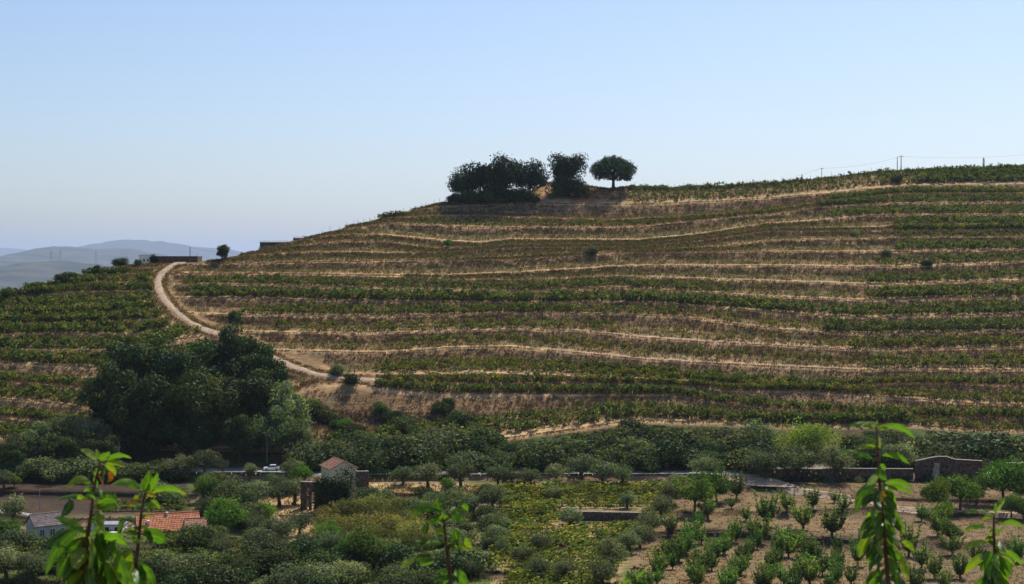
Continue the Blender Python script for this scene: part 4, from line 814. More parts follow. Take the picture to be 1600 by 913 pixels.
for i in range(26):
    u = -8+i*11.6; T(('darkbush','greybush','darkbush','bush')[i % 4], 'bush', u, 741+(i*0.618 % 1)*9, random.uniform(16, 26), 'bush in the shaded hedge line above the dark field at the left', 'bush', 2.7, 'hedge line above the dark field', None, 1.3)
for i in range(14):
    T('darkbush', 'bush', 712+i*9.5, 317+random.uniform(-2, 1), random.uniform(7, 14), 'dark undergrowth bush beneath the left pine clump on the ridge', 'bush', 2.7, 'undergrowth beneath the ridge pines', None, 1.3)
for u, v, h in [(740,317,20),(765,317,24),(790,316,22),(815,315,20)]:
    T('darkbush', 'bush', u, v, h, 'tall dark shrub filling the shade beneath the ridge pines', 'bush', 2.7, 'shrubs beneath the ridge pines', None, 1.0)
for i in range(18):
    k = ('greybush','bush','olive')[i % 3]; T(k, 'bush' if k != 'olive' else 'olive_tree', 655+(i*61.8 % 125), 806+(i*0.618 % 1)*52, random.uniform(18, 28), 'low '+{'greybush':'grey-green bush','bush':'green bush','olive':'silvery olive'}[k]+' in the rough ground behind the middle shoot', 'bush' if k != 'olive' else 'tree', 3, k+' in the rough ground behind the middle shoot', None, 1.2)
for i in range(44):
    u = 255+(i*61.8) % 300; v = 755+((i*0.618+0.3) % 1)*110
    if 415 < u < 545 and 770 < v < 850: continue
    if u < 325 and 790 < v < 850: continue
    if u > 455 and v < 800: continue
    k = ('olive','bush','olive','leafy','greybush')[i % 5]
    T(k, {'olive':'olive_tree','leafy':'leafy_tree'}.get(k, 'bush'), u, v, min(random.uniform(28, 42), (v-738)*0.9), {'olive':'silvery olive among the trees between the road and the dry clearing','leafy':'bright leafy tree among the olives between the road and the dry clearing'}.get(k, 'green bush filling the gaps between the valley olives'), 'tree' if k in ('olive','leafy') else 'bush', 4, {'olive':'olives filling the lower left valley','leafy':'leafy trees filling the lower left valley'}.get(k, 'bushes filling the lower left valley'), None, 1.1)
# hedge of ivy on the roadside wall
def ivy_mass(name, clumps, per, label, cat, size=0.22, pal='ivy'):
    v, f, c = foliage(clumps, per, size, PAL[pal], 0.7, 0.7); return tag(link(name, mk(name, v, f, M['dense'], c)), label, cat)
for i in range(22):
    u = 1200+i*15.5; T(('greybush','bush','darkbush')[i % 3], 'bush', u+random.uniform(-4,4), 753, random.uniform(5, 12), 'small weedy bush at the foot of the stone walls at the right', 'bush', 2.7, 'weedy bushes at the foot of the stone walls', None, 1.1)
cl = []
for u in range(572, 700, 5):
    x, y, z = W(u, 749, 395.9); hh = 1.7*math.exp(-((u-585)/45.0)**2)+0.8; cl.append((x, y, z+hh*0.5, 1.0, 0.5, hh*0.65))
ivy_mass('ivy_hedge', cl, 90, 'dark ivy hedge hanging over the road wall right of the ruin', 'hedge')

def tile_slope(parent, p0, p1, p2, p3, courses, mat, amp=0.05, pitch=0.32, name='tile_course'):
    """p0-p1 eave, p3-p2 ridge: each course of curved tiles its own overlapping strip"""
    p0, p1, p2, p3 = map(Vector, (p0, p1, p2, p3)); up = (p3-p0); n = (p1-p0).cross(p3-p0).normalized()
    if n.z < 0: n = -n
    ln = (p1-p0).length; k = max(4, int(ln/pitch*4))
    for c in range(courses):
        t0 = c/courses; t1 = min(1, (c+1.15)/courses); vs = []; fs = []
        for j in range(k+1):
            s_ = j/k; w_ = math.sin(j*math.pi/2)*amp+(0.012*random.uniform(-1, 1))
            a = p0.lerp(p1, s_); b = p3.lerp(p2, s_); lo = a.lerp(b, t0)+n*(0.10+w_); hi = a.lerp(b, t1)+n*(0.02+w_)
            vs += [lo-n*0.07, lo, hi]
        for j in range(k):
            q = 3*j; fs += [(q, q+3, q+4, q+1), (q+1, q+4, q+5, q+2)]
        link(name, mk(name, vs, fs, mat), parent)
def gable_house(name, loc, rz, wx, ly, h, rh, wallmat, tilemat, label, openings, courses=9, over=0.35, chimneys=()):
    """local: gable ends at y=0 (front) and y=ly, x in -wx/2..wx/2. openings: (side, centre, z0, z1, width, material)"""
    root = empty(name, loc, rz); tag(root, label, 'house'); a = wx/2
    V_ = [(-a,0,-2),(a,0,-2),(a,ly,-2),(-a,ly,-2),(-a,0,h),(a,0,h),(a,ly,h),(-a,ly,h),(0,0,h+rh),(0,ly,h+rh)]
    F_ = [(0,1,5,8,4),(2,3,7,9,6),(3,0,4,7),(1,2,6,5),(4,8,9,7),(8,5,6,9)]
    link('wall', mk('wall', V_, F_, wallmat), root); sl = rh/a; e = over
    rf = MB(); 
    for sgn in (-1, 1):
        rf.add([(sgn*(a+e), -e, h-e*sl+0.02), (sgn*(a+e), ly+e, h-e*sl+0.02), (0, ly+e, h+rh+0.02), (0, -e, h+rh+0.02), (sgn*(a+e), -e, h-e*sl+0.12), (sgn*(a+e), ly+e, h-e*sl+0.12), (0, ly+e, h+rh+0.12), (0, -e, h+rh+0.12)],
               [(0,1,2,3),(4,7,6,5),(0,4,5,1),(0,3,7,4),(1,5,6,2)])
    r = rf.obj('roof', tilemat, root)
    for sgn in (-1, 1): tile_slope(r, (sgn*(a+e),-e,h-e*sl+0.12), (sgn*(a+e),ly+e,h-e*sl+0.12), (0,ly+e,h+rh+0.12), (0,-e,h+rh+0.12), courses, tilemat)
    rd = MB(); rd.tube([(0,-e,h+rh+0.2),(0,ly+e,h+rh+0.2)], 0.14, 8); rd.obj('ridge_tile', tilemat, r)
    for (side, c, z0, z1, wd, kind) in openings:
        mb = MB(); fr = MB(); t = 0.06
        def bx(m, d0, d1, a0, a1, b0, b1):
            if side == 'front': m.box(a0, a1, -d1, -d0, b0, b1)
            elif side == 'left': m.box(-a-d1, -a-d0, a0, a1, b0, b1)
            else: m.box(a+d0, a+d1, a0, a1, b0, b1)
        bx(mb, 0.003, 0.03, c-wd/2, c+wd/2, z0, z1)
        nm = 'door' if kind == 'door' else 'window'; o = mb.obj(nm, M['glass'] if kind == 'window' else M['wood'] if kind == 'door' else M['dark'], root)
        for (q0, q1, r0, r1) in ((c-wd/2-t, c+wd/2+t, z1, z1+t*1.5), (c-wd/2-t, c+wd/2+t, z0-t*1.5, z0), (c-wd/2-t, c-wd/2, z0, z1), (c+wd/2, c+wd/2+t, z0, z1), (c-0.03, c+0.03, z0, z1)): bx(fr, 0.003, 0.08, q0, q1, r0, r1)
        fr.obj('frame', M['white'], o)
    for (cx, cy, ch, cw) in chimneys:
        zc = h+rh-abs(cx)*sl; m = MB(); m.box(cx-cw, cx+cw, cy-cw, cy+cw, zc-0.4, zc+ch); m.box(cx-cw-.08, cx+cw+.08, cy-cw-.08, cy+cw+.08, zc+ch+0.003, zc+ch+0.12); m.obj('chimney', M['white'], r)
    return root
# cream house behind the ruin
cx, cy, cz = W(537.5, 763, 385)
gable_house('cream_house', (cx, cy, cz), R(24), 6.8, 8.4, 4.9, 1.7, M['cream'], M['tileold'], 'cream plastered house with weathered red tile roof beside the ivy-covered ruin', [('left',2.2,2.5,3.7,0.9,'window'),('left',4.9,2.5,3.7,0.9,'window'),('front',-1.2,0.2,2.1,1.0,'door')], 8)
# ruin
def ruin():
    x0, y0, z0 = P(471, 797); root = empty('stone_ruin', (x0, y0, z0)); tag(root, 'roofless brown stone ruin half swallowed by ivy below the cream house', 'ruin')
    def wall(a, b, h, th, holes, nm='wall'):
        a = Vector(a); b = Vector(b); d = (b-a); ln = d.length; d.normalize(); n = Vector((d.y, -d.x, 0)); mb = MB(); s_ = 0.0
        while s_ < ln:
            w_ = random.uniform(0.4, 0.75); z = -1.0
            while z < h-0.05:
                hh = random.uniform(0.28, 0.42); mid = s_+w_/2
                if not any(q0 < mid < q1 and r0 < z+hh/2 < r1 for q0, q1, r0, r1 in holes):
                    o = random.uniform(-0.06, 0.06); q = []
                    for zv in (z, min(z+hh-0.03, h+random.uniform(-.1,.1))):
                        for (t, e) in ((s_, 0), (min(s_+w_-0.03, ln), 0), (min(s_+w_-0.03, ln), 1), (s_, 1)): p = a+d*t+n*(o+(0.5-e)*th); q.append((p.x, p.y, zv))
                    mb.add(q, [(0,3,2,1),(4,5,6,7),(0,1,5,4),(1,2,6,5),(2,3,7,6),(3,0,4,7)])
                z += hh
            s_ += w_
        tag(mb.obj(nm, M['stone'], root), kind='stuff')
    wall((0,0,0), (4.2,-1.2,0), 6.6, 0.5, [(1.2,2.0,0.2,2.6),(1.2,2.0,3.6,5.2),(3.0,3.6,0,4.4)])
    wall((4.2,-1.2,0), (10.8,1.2,0), 6.4, 0.5, []); wall((0,0,0), (1.2,5.0,0), 6.6, 0.5, []); wall((10.8,1.2,0), (11.8,6,0), 5.2, 0.5, [])
    cp = MB(); cp.add([(-.3,-.3,6.62),(4.2,-1.55,6.62),(10.9,0.9,6.45),(10.9,1.5,6.45),(4.4,-0.9,6.62),(0.4,0.2,6.62),(-.3,-.3,6.8),(4.2,-1.55,6.8),(10.9,0.9,6.62),(10.9,1.5,6.62),(4.4,-0.9,6.8),(0.4,0.2,6.8)],
        [(0,1,7,6),(1,2,8,7),(2,3,9,8),(3,4,10,9),(4,5,11,10),(5,0,6,11),(6,7,10,11),(7,8,9,10)]); cp.obj('coping', M['coping'], root)
    v, f, c = foliage([(x_, -2.0+0.36*(x_-4.2), z_, 1.3, 0.9, 1.1) for x_ in np.arange(4.2, 11.6, 1.1) for z_ in (0.3, 1.7, 3.1, 4.5, 5.9, 7.0) if not (x_ > 9.5 and z_ > 6)]+[(9.5,2,8.3,1.6,1.3,1.2),(11.0,2.4,8.6,1.5,1.2,1.4),(10.6,2.4,7.0,1.6,1.3,1.6),(12.2,2.6,6.2,1.3,1.2,1.6)], 110, 0.24, PAL['ivy'], 0.8, 0.7)
    link('ivy', mk('ivy', v, f, M['dense'], c), root)
ruin()
stone_wall('ruined_wall', [W(557,772,383),W(575,768,386)], [5.6,5.0], 0.7, 'broken brown stone wall end right of the cream house', 'stone', True, 0.6)
# grey-roofed house, bottom left
gx, gy, gz_ = W(42, 845, 334)
gable_house('grey_roofed_house', (gx+0.5, gy+1.0, gz_), R(0)+R(-52), 5.6, 7.2, 3.3, 2.0, M['greywall'], M['tilegrey'], 'small grey house with purple-grey roof at the lower left', [('left',99,0,0,0,'x')][:0]+[('right',1.5,0.8,2.4,1.0,'window'),('right',3.8,0.0,2.4,1.1,'door'),('right',6.0,0.9,2.3,0.9,'window')], 8)
# long house with orange roof
ox_, oy_, oz_ = W(205, 851, 339)
hz = gable_house('orange_roofed_house', (ox_+0.6, oy_+3.0, oz_), R(-70), 6.4, 13.2, 2.9, 3.0, M['white'], M['tile'], 'long white house with bright orange clay tile roof in the valley', [('front',-1.0,0.9,2.1,0.9,'window'),('front',1.4,0.9,2.1,0.9,'window'),('right',6.5,0.4,2.0,1.6,'dark'),('right',9.5,0.4,2.0,1.6,'dark'),('right',11.8,0.4,2.0,1.2,'dark')], 9, 0.4, [(1.9,2.2,0.7,0.28),(0.2,6.5,0.5,0.2)])
gable_house('tiled_shed', W(291, 839, 344), R(-80), 4.6, 4.2, 2.6, 1.3, M['greywall'], M['tileold'], 'small shed with dull red tile roof joined behind the right end of the orange-roofed house', [('right',2.0,0.3,1.7,1.2,'dark')], 5)
# low white outbuilding between the houses
def outbuilding():
    x, y, z = W(150, 838, 344); root = empty('white_outbuilding', (x, y, z)); tag(root, 'low white outbuilding with flat roof between the two valley houses', 'building')
    m = MB(); m.box(-1.5, 6.0, 0, 4, -2, 2.5); m.obj('wall', M['white'], root); m = MB(); m.box(-1.8, 6.3, -0.3, 4.3, 2.503, 2.68); m.obj('roof', M['metal'], root)
    for a in (0.2, 2.0, 4.2): m = MB(); m.box(a, a+0.9, -0.03, -0.003, 0.2, 2.0); m.obj('door' if a < 1 else 'window', M['dark'], root)
outbuilding()
# skyline building left
def sky_building():
    y = 556.0; k = y/F_PX; x0 = (217-CU)*k; z0 = (HV-416)*k; root = empty('stone_winery_building', (x0, y, z0)); tag(root, 'long low brown stone building with a white end on the left skyline', 'building')
    w1 = 18*k; w2 = 91*k; h = 17*k
    m = MB(); m.box(0, w1, 0, 9, -1, h); m.obj('white_wall', M['white'], root)
    mw = MB()
    for c in range(int((w2-w1)/0.9)):
        for r in range(7):
            a = w1+0.05+c*0.9+random.uniform(-.1,.1)+(r % 2)*0.4; hh = (h-0.25)/7; o = random.uniform(-.05,.05); mw.box(a, a+0.86, 0.1+o, 1.0, r*hh-0.3, (r+1)*hh-0.33)
    tag(mw.obj('stonework', M['stone'], root), kind='stuff')
    m = MB(); m.box(w1+0.05, w2, 1.0, 9, -1, h-0.5); m.obj('wall', M['stone'], root)
    m = MB(); m.box(w1+0.1, w2+0.1, -0.1, 9.2, h-0.48, h-0.3); m.box(-0.1, w1+0.1, -0.1, 9.1, h+0.003, h+0.14); m.obj('roof', M['metal'], root)
    for a in (1.6, 3.0): m = MB(); m.box(a, a+0.55, -0.03, -0.003, 1.7, 2.5); m.obj('window', M['dark'], root)
    v, f, c = foliage([(w1+0.4+0.5*i, -0.2, z, 0.7, 0.5, 0.7) for i in range(4) for z in (0.3,1.2,2.2,3.0)]+[(w1+1, 0.3, h, 0.9,0.6,0.4)], 60, 0.2, PAL['ivy'], 0.8, 0.7); link('climber', mk('climber', v, f, M['dense'], c), root)
sky_building()
def sheds():
    y = 612.0; k = y/F_PX
    for (u0, u1, vt, vb, nm, lab) in ((406, 452, 375.5, 396, 'blue_shed', 'dark blue shed with grey roof poking over the ridge, left one'), (458, 494, 369.0, 384, 'blue_shed', 'dark blue shed roof showing over the ridge, right one')):
        x0 = (u0-CU)*k; x1 = (u1-CU)*k; z1 = (HV-vt)*k; z0 = (HV-vb)*k-3; root = empty(nm, (x0, y, z0)); tag(root, lab, 'shed'); h = z1-z0; w_ = x1-x0
        m = MB(); m.box(0, w_, 0, 8, 0, h-0.7); m.obj('wall', M['blue'], root)
        m = MB(); m.add([(-.3,-.4,h-0.9),(w_+.3,-.4,h-0.9),(w_+.3,4,h),(-.3,4,h),(w_+.3,8.4,h-0.9),(-.3,8.4,h-0.9)], [(0,1,2,3),(3,2,4,5)]); m.add([(0,0,h-.72),(0,8,h-.72),(0,4,h-0.03)], [(0,1,2)]); m.obj('roof', M['metal'], root)
        m = MB(); m.box(w_*0.35, w_*0.35+3, -0.04, -0.003, 0.5, h-1.4); m.obj('door', M['dark'], root)
sheds()
# ------------------------------------------------------------------ poles, wires, posts
def pole(name, base, h, r, label, arm=0.0, lamp=False, mat='wood', sides=6):
    root = empty(name, base); tag(root, label, 'pole'); m = MB(); m.tube([(0,0,-0.6),(0,0,h*0.5),(0,0,h)], [r*1.15, r, r*0.8], sides); m.obj('shaft', M[mat], root)
    if arm: m = MB(); m.box(-arm/2, arm/2, -0.06, 0.06, h-0.55, h-0.42); m.obj('crossarm', M[mat], root); m = MB(); [m.tube([(x,0,h-0.42),(x,0,h-0.2)], 0.05, 5) for x in (-arm*0.45, 0.001, arm*0.45)]; m.obj('insulators', M['white'], root)
    if lamp: m = MB(); m.tube([(0,0,h-0.1),(-0.9,-0.2,h+0.15)], 0.04, 5); m.obj('bracket', M[mat], root); m = MB(); m.box(-1.4, -0.8, -0.32, -0.08, h+0.1, h+0.22); m.obj('lamp_head', M['metal'], root)
    return root
def sky_pt(u, v, dy=3.0):
    s_ = float(itp(SKY, u)); y = float(Ym(s_))+dy; return (u-CU)/F_PX*y, y, (HV-s_)/F_PX*y
def skypole(u, vtop, r, label, **k):
    x, y, z = sky_pt(u, 0); h = (HV-vtop)/F_PX*y-z; return pole('power_pole', (x, y, z), h, r, label, **k), (x, y, z+h)
_, a1 = skypole(1284, 262, 0.11, 'thin power pole alone on the skyline right of the tiny cypress', arm=1.6)
_, a2 = skypole(1402, 245, 0.15, 'left one of the twin power poles on the skyline')
_, a3 = skypole(1408, 243, 0.17, 'right one of the twin power poles, with crossarm', arm=2.2)
_, a4 = skypole(297, 386, 0.14, 'power pole in front of the stone building on the left skyline')
_, a5 = skypole(308, 395, 0.07, 'short thin pole at the right end of the stone building')
def wire(a, b, sag, label, group='overhead wires'):
    m = MB(); a = Vector(a); b = Vector(b); pts = [a.lerp(b, t/14)-Vector((0,0,sag*4*(t/14)*(1-t/14))) for t in range(15)]; m.tube(pts, 0.025, 4); tag(m.obj('overhead_wire', M['wire']), label, 'wire')
wire((a1[0],a1[1],a1[2]-.3), (a3[0],a3[1],a3[2]-.4), 1.2, 'thin overhead wire sagging between the lone pole and the twin poles')
wire((a3[0],a3[1],a3[2]-.4), (a3[0]+70,a3[1]+20,a3[2]+3), 1.5, 'thin overhead wire running right from the twin poles')
wire((a1[0],a1[1],a1[2]-.3), (a1[0]-32,a1[1]+40,a1[2]-8), 0.8, 'thin overhead wire dropping left from the lone pole')
wire((a4[0],a4[1],a4[2]-.3), (a4[0]+22,a4[1]+30,a4[2]-3), 0.5, 'thin wire running right from the pole by the stone building')
for u, v, vt, lamp, lab in [(417,723,677,True,'slim street lamp behind the white car under the grove'),(186,750,690,False,'thin grey pole in front of the dark grove'),(62,798,765,False,'thin grey pole in the dark field at the left'),(621,735,684,False,'utility pole at the road right of the cream house'),(738,700,664,False,'utility pole rising from the scrub under the large bank'),(555,735,694,False,'faint pole in the scrub behind the cream house'),(148,838,800,False,'dark pole standing between the two valley houses')]:
    p = P(u, v); pole('street_lamp' if lamp else 'utility_pole', tuple(p), px2m(v-vt, p.y), 0.09, lab, lamp=lamp, mat='metal' if lamp or u < 200 else 'wood')
pm = MB(); pm.tube([(0,0,-0.3),(0,0,1.0)], 0.06, 5); post_mesh = pm.mesh('vine_post', M['wood'])
i = 0
for u in list(range(505, 560, 12))+list(range(560, 715, 9))+list(range(990, 1330, 11))+list(range(1335, 1600, 14)):
    uu = u+random.uniform(-2, 2); x, y, z = sky_pt(uu, 0, -0.6); o = link('vineyard_post', post_mesh, None, (x, y, z)); o.scale = (1, 1, random.uniform(1.0, 2.1)); o.rotation_euler = (random.uniform(-.06,.06), random.uniform(-.06,.06), 0)
    zn = ('left of the pines', 'left slope') if u < 720 else (('between the umbrella pine and the lone pole', 'middle ridge') if u < 1284 else ('right of the lone pole', 'right ridge'))
    tag(o, f'thin wooden vineyard post on the skyline {zn[0]}', 'post', 'vineyard posts on the '+zn[1])
for j in range(70):
    k = random.choice([3,4,4,5,5,4,5]); u = random.uniform(620, 1560); V, Fo, s = lips(np.array([u])); p = ray(np.array([u]), V[k], Ym(V[k]))[0]
    o = link('vineyard_post', post_mesh, None, tuple(p)); o.scale = (0.9, 0.9, random.uniform(1.6, 2.4)); tag(o, 'thin wooden vineyard post on the edge of a middle terrace', 'post', 'vineyard posts on the middle terraces')
# transmission towers on the near wooded hill
def pylon(u, vb, vt, label):
    Y0 = 8900.0; k = Y0/F_PX; h = (vb-vt)*k; root = empty('transmission_tower', ((u-CU)*k, Y0, (HV-vb)*k)); tag(root, label, 'pylon'); m = MB(); b = h*0.11
    for sx in (-1, 1):
        for sy in (-1, 1): m.tube([(sx*b, sy*b, -6), (sx*b*0.35, sy*b*0.35, h*0.6), (sx*0.2, sy*0.2, h)], 0.5, 4)
    for q in range(6):
        z0, z1 = h*q/7, h*(q+1)/7; w0, w1 = b*(1-0.9*q/7), b*(1-0.9*(q+1)/7); m.tube([(-w0,0,z0),(w1,0,z1)], 0.3, 3); m.tube([(w0,0,z0),(-w1,0,z1)], 0.3, 3)
    m.obj('lattice', M['metal'], root); m = MB(); [m.box(-h*wd, h*wd, -0.4, 0.4, h*z, h*z+0.8) for z, wd in ((0.66,0.16),(0.8,0.13),(0.93,0.1))]; m.obj('crossarm', M['metal'], root)
pylon(80, 408.5, 391, 'left one of the two faint pylons on the blue hill'); pylon(94, 408.5, 391, 'right one of the two faint pylons on the blue hill'); pylon(150, 414, 391, 'single faint pylon on the right flank of the blue hill')

# ------------------------------------------------------------------ vehicles
def car(loc, rz, label, paint='paint'):
    root = empty('parked_car', loc, rz); tag(root, label, 'car'); Lg = 4.2; hw = 0.85
    prof = [(-2.1,0.35),(-2.08,0.62),(-1.95,0.80),(-1.05,0.93),(-0.98,0.95),(1.75,1.0),(2.02,0.92),(2.1,0.6),(2.08,0.32)]
    vs = []; fs = []; n = len(prof)
    for y, s_ in ((-hw,1.0),(-hw*0.93,1.0),(hw*0.93,1.0),(hw,1.0)):
        for (x, z) in prof: vs.append((x, y, z if abs(y) > hw*0.95 else z+0.03))
    for r in range(3):
        for i in range(n-1): fs.append((r*n+i, r*n+i+1, (r+1)*n+i+1, (r+1)*n+i))
    fs.append(tuple(range(n))[::-1]); fs.append(tuple(3*n+i for i in range(n))); fs.append((0, n, 2*n, 3*n, 4*n-1, 3*n-1, 2*n-1, n-1)); link('body', mk('body', vs, fs, M[paint]), root)
    cab = [(-1.0,0.95),(-0.35,1.42),(0.1,1.47),(1.15,1.44),(1.85,1.0)]; vs = []; fs = []; n = len(cab)
    for y, k in ((-hw*0.97,0),(-hw*0.80,1),(hw*0.80,1),(hw*0.97,0)):
        for (x, z) in cab: vs.append((x, y*(1 if z < 1.1 or k == 0 else 1), z-0.0 if k else min(z, 0.99)))
    for r in range(3):
        for i in range(n-1): fs.append((r*n+i, r*n+i+1, (r+1)*n+i+1, (r+1)*n+i))
    link('cabin_glass', mk('cabin_glass', vs, fs, M['glass']), root)
    m = MB(); m.add([(-0.38,-0.66,1.45),(1.18,-0.66,1.47),(1.18,0.66,1.47),(-0.38,0.66,1.45),(-0.3,-0.6,1.52),(1.1,-0.6,1.53),(1.1,0.6,1.53),(-0.3,0.6,1.52)], [(0,3,2,1),(4,5,6,7),(0,1,5,4),(1,2,6,5),(2,3,7,6),(3,0,4,7)]); m.obj('roof', M[paint], root)
    for x in (-0.95, 0.35, 1.5):
        pass
    for x in (-1.3, 1.3):
        for y in (-1, 1): m = MB(); m.tube([(x, y*0.68, 0.32), (x, y*0.88, 0.32)], 0.33, 12); wv = m.obj('wheel', M['rubber'], root); m = MB(); m.tube([(x, y*0.881, 0.32), (x, y*0.90, 0.32)], 0.2, 10); m.obj('rim', M['metal'], wv)
    for y in (-0.6, 0.6): m = MB(); m.box(-2.12, -2.05, y-0.17, y+0.17, 0.6, 0.74); m.obj('headlight', M['glass'], root); m = MB(); m.box(2.05, 2.12, y-0.14, y+0.14, 0.65, 0.85); m.obj('tail_light', M['red'], root)
x, y, z = W(424, 731, 403); car(((424-CU)/F_PX*405, 405, -54.9), R(8), 'white hatchback parked on the road under the dark grove')
car(W(174, 842, 338), R(-25), 'white car parked between the grey and orange-roofed houses')

# ------------------------------------------------------------------ young fruit trees close to the camera
def mat_leaf():
    m, n, b = nodes('peach_leaf', 0.45); b.inputs['Specular IOR Level'].default_value = 0.35
    a = n.nodes.new('ShaderNodeAttribute'); a.attribute_name = 'col'; uv = n.nodes.new('ShaderNodeUVMap'); uv.uv_map = 'uv'
    sp = n.nodes.new('ShaderNodeSeparateXYZ'); n.links.new(uv.outputs[0], sp.inputs[0])
    ay = math_node(n, 'ABSOLUTE', sp.outputs[1])
    vein = math_node(n, 'SINE', math_node(n, 'MULTIPLY', math_node(n, 'SUBTRACT', sp.outputs[0], math_node(n, 'MULTIPLY', ay, 0.13)), 75.0))
    vm = math_node(n, 'GREATER_THAN', vein, 0.86); mid = math_node(n, 'LESS_THAN', ay, 0.06); v = math_node(n, 'MAXIMUM', math_node(n, 'MULTIPLY', vm, 0.35), mid)
    tc = n.nodes.new('ShaderNodeTexCoord'); t = noise_node(n, 22, 5, tc.outputs['Object'])
    r = ramp(n, t.outputs[0], [(0.3, (0.7,0.75,0.6)), (0.7, (1.3,1.2,1.1))])
    c = mixc(n, 0.8, a.outputs['Color'], r.outputs[0], 'MULTIPLY'); vc = mixc(n, 0.5, c, (0.32,0.38,0.12)); c = mixc(n, v, c, vc); sp2 = noise_node(n, 90, 3, tc.outputs['Object']); sm = ramp(n, sp2.outputs[0], [(0.66, (0,0,0)), (0.72, (1,1,1))]); c = mixc(n, sm.outputs[0], c, (0.13,0.075,0.02))
    n.links.new(c, b.inputs['Base Color']); bump(n, b, v, 0.3, 0.001)
    tr = n.nodes.new('ShaderNodeBsdfTranslucent'); n.links.new(mixc(n, 1.0, c, (1.35,1.65,0.4), 'MULTIPLY'), tr.inputs[0])
    mx = n.nodes.new('ShaderNodeMixShader'); mx.inputs[0].default_value = 0.42; n.links.new(b.outputs[0], mx.inputs[1]); n.links.new(tr.outputs[0], mx.inputs[2])
    n.links.new(mx.outputs[0], n.nodes['Material Output'].inputs[0]); return m
M['leaf'] = mat_leaf()
LC = dict(g=(0.065,0.15,0.018), d=(0.03,0.075,0.014), y=(0.16,0.22,0.025), o=(0.42,0.26,0.03), r=(0.22,0.05,0.02), p=(0.20,0.25,0.15), l=(0.10,0.20,0.025))  # p: pale blades, the sheen on some leaves painted into the colour
def leaf_mesh(p0, p1, arch, wd, roll, c, fold=0.22, curl=0.0):
    """blade from base p0 to tip p1, arched, folded along the midrib with a wavy edge"""
    p0 = Vector(p0); p1 = Vector(p1); ax = (p1-p0); ln = ax.length; upv = Vector((0,0,1)); a = ax.normalized()
    side0 = a.cross(Vector((0,1,0))).normalized(); 
    perp = side0 if side0.z > 0 else -side0
    ctrl = (p0+p1)/2 + perp*arch*2; NS = 14; vs = []; uvs = []; fs = []; ph = random.uniform(0, 6)
    for i in range(NS+1):
        t = i/NS; q = p0*(1-t)**2+ctrl*(2*t*(1-t))+p1*t*t; tg = ((ctrl-p0)*(1-t)+(p1-ctrl)*t).normalized()
        s = tg.cross(Vector((0,-1,0))).normalized(); nrm = tg.cross(s).normalized(); rr = roll+curl*(t-0.4); sd_ = s*math.cos(rr)+nrm*math.sin(rr); nn = tg.cross(sd_)
        wt = wd*0.5*(math.sin(math.pi*min(1, t**0.82))**0.8)*(1 if t < 0.99 else 0)+0.0004
        if t < 0.06: wt = wd*0.05
        for j in (-2,-1,0,1,2):
            f = j/2; wav = 0.07*wd*math.sin(t*17+ph+j)*abs(f); vs.append(q+sd_*(wt*f)+nn*(fold*wt*abs(f)**1.3*1.0+wav)); uvs.append((t, f))
    for i in range(NS):
        for j in range(4): b = i*5+j; fs.append((b, b+1, b+6, b+5))
    colv = np.array([LC[c]])*(0.85+0.3*random.random()); col_ = np.repeat(colv, len(vs), 0)
    tt = np.array([u_[0] for u_ in uvs])
    if c in 'yo' or random.random() < 0.25: k_ = np.clip((tt-0.75)*3, 0, 1)[:,None]; col_ = col_*(1-k_)+np.array([[0.30,0.20,0.03]])*k_
    me = mk('leaf', vs, fs, M['leaf'], col_, smooth=True); ul = me.uv_layers.new(name='uv'); lv = np.zeros(len(me.loops), dtype=np.int32); me.loops.foreach_get('vertex_index', lv)
    ul.data.foreach_set('uv', np.array(uvs, dtype=np.float32)[lv].ravel()); return me
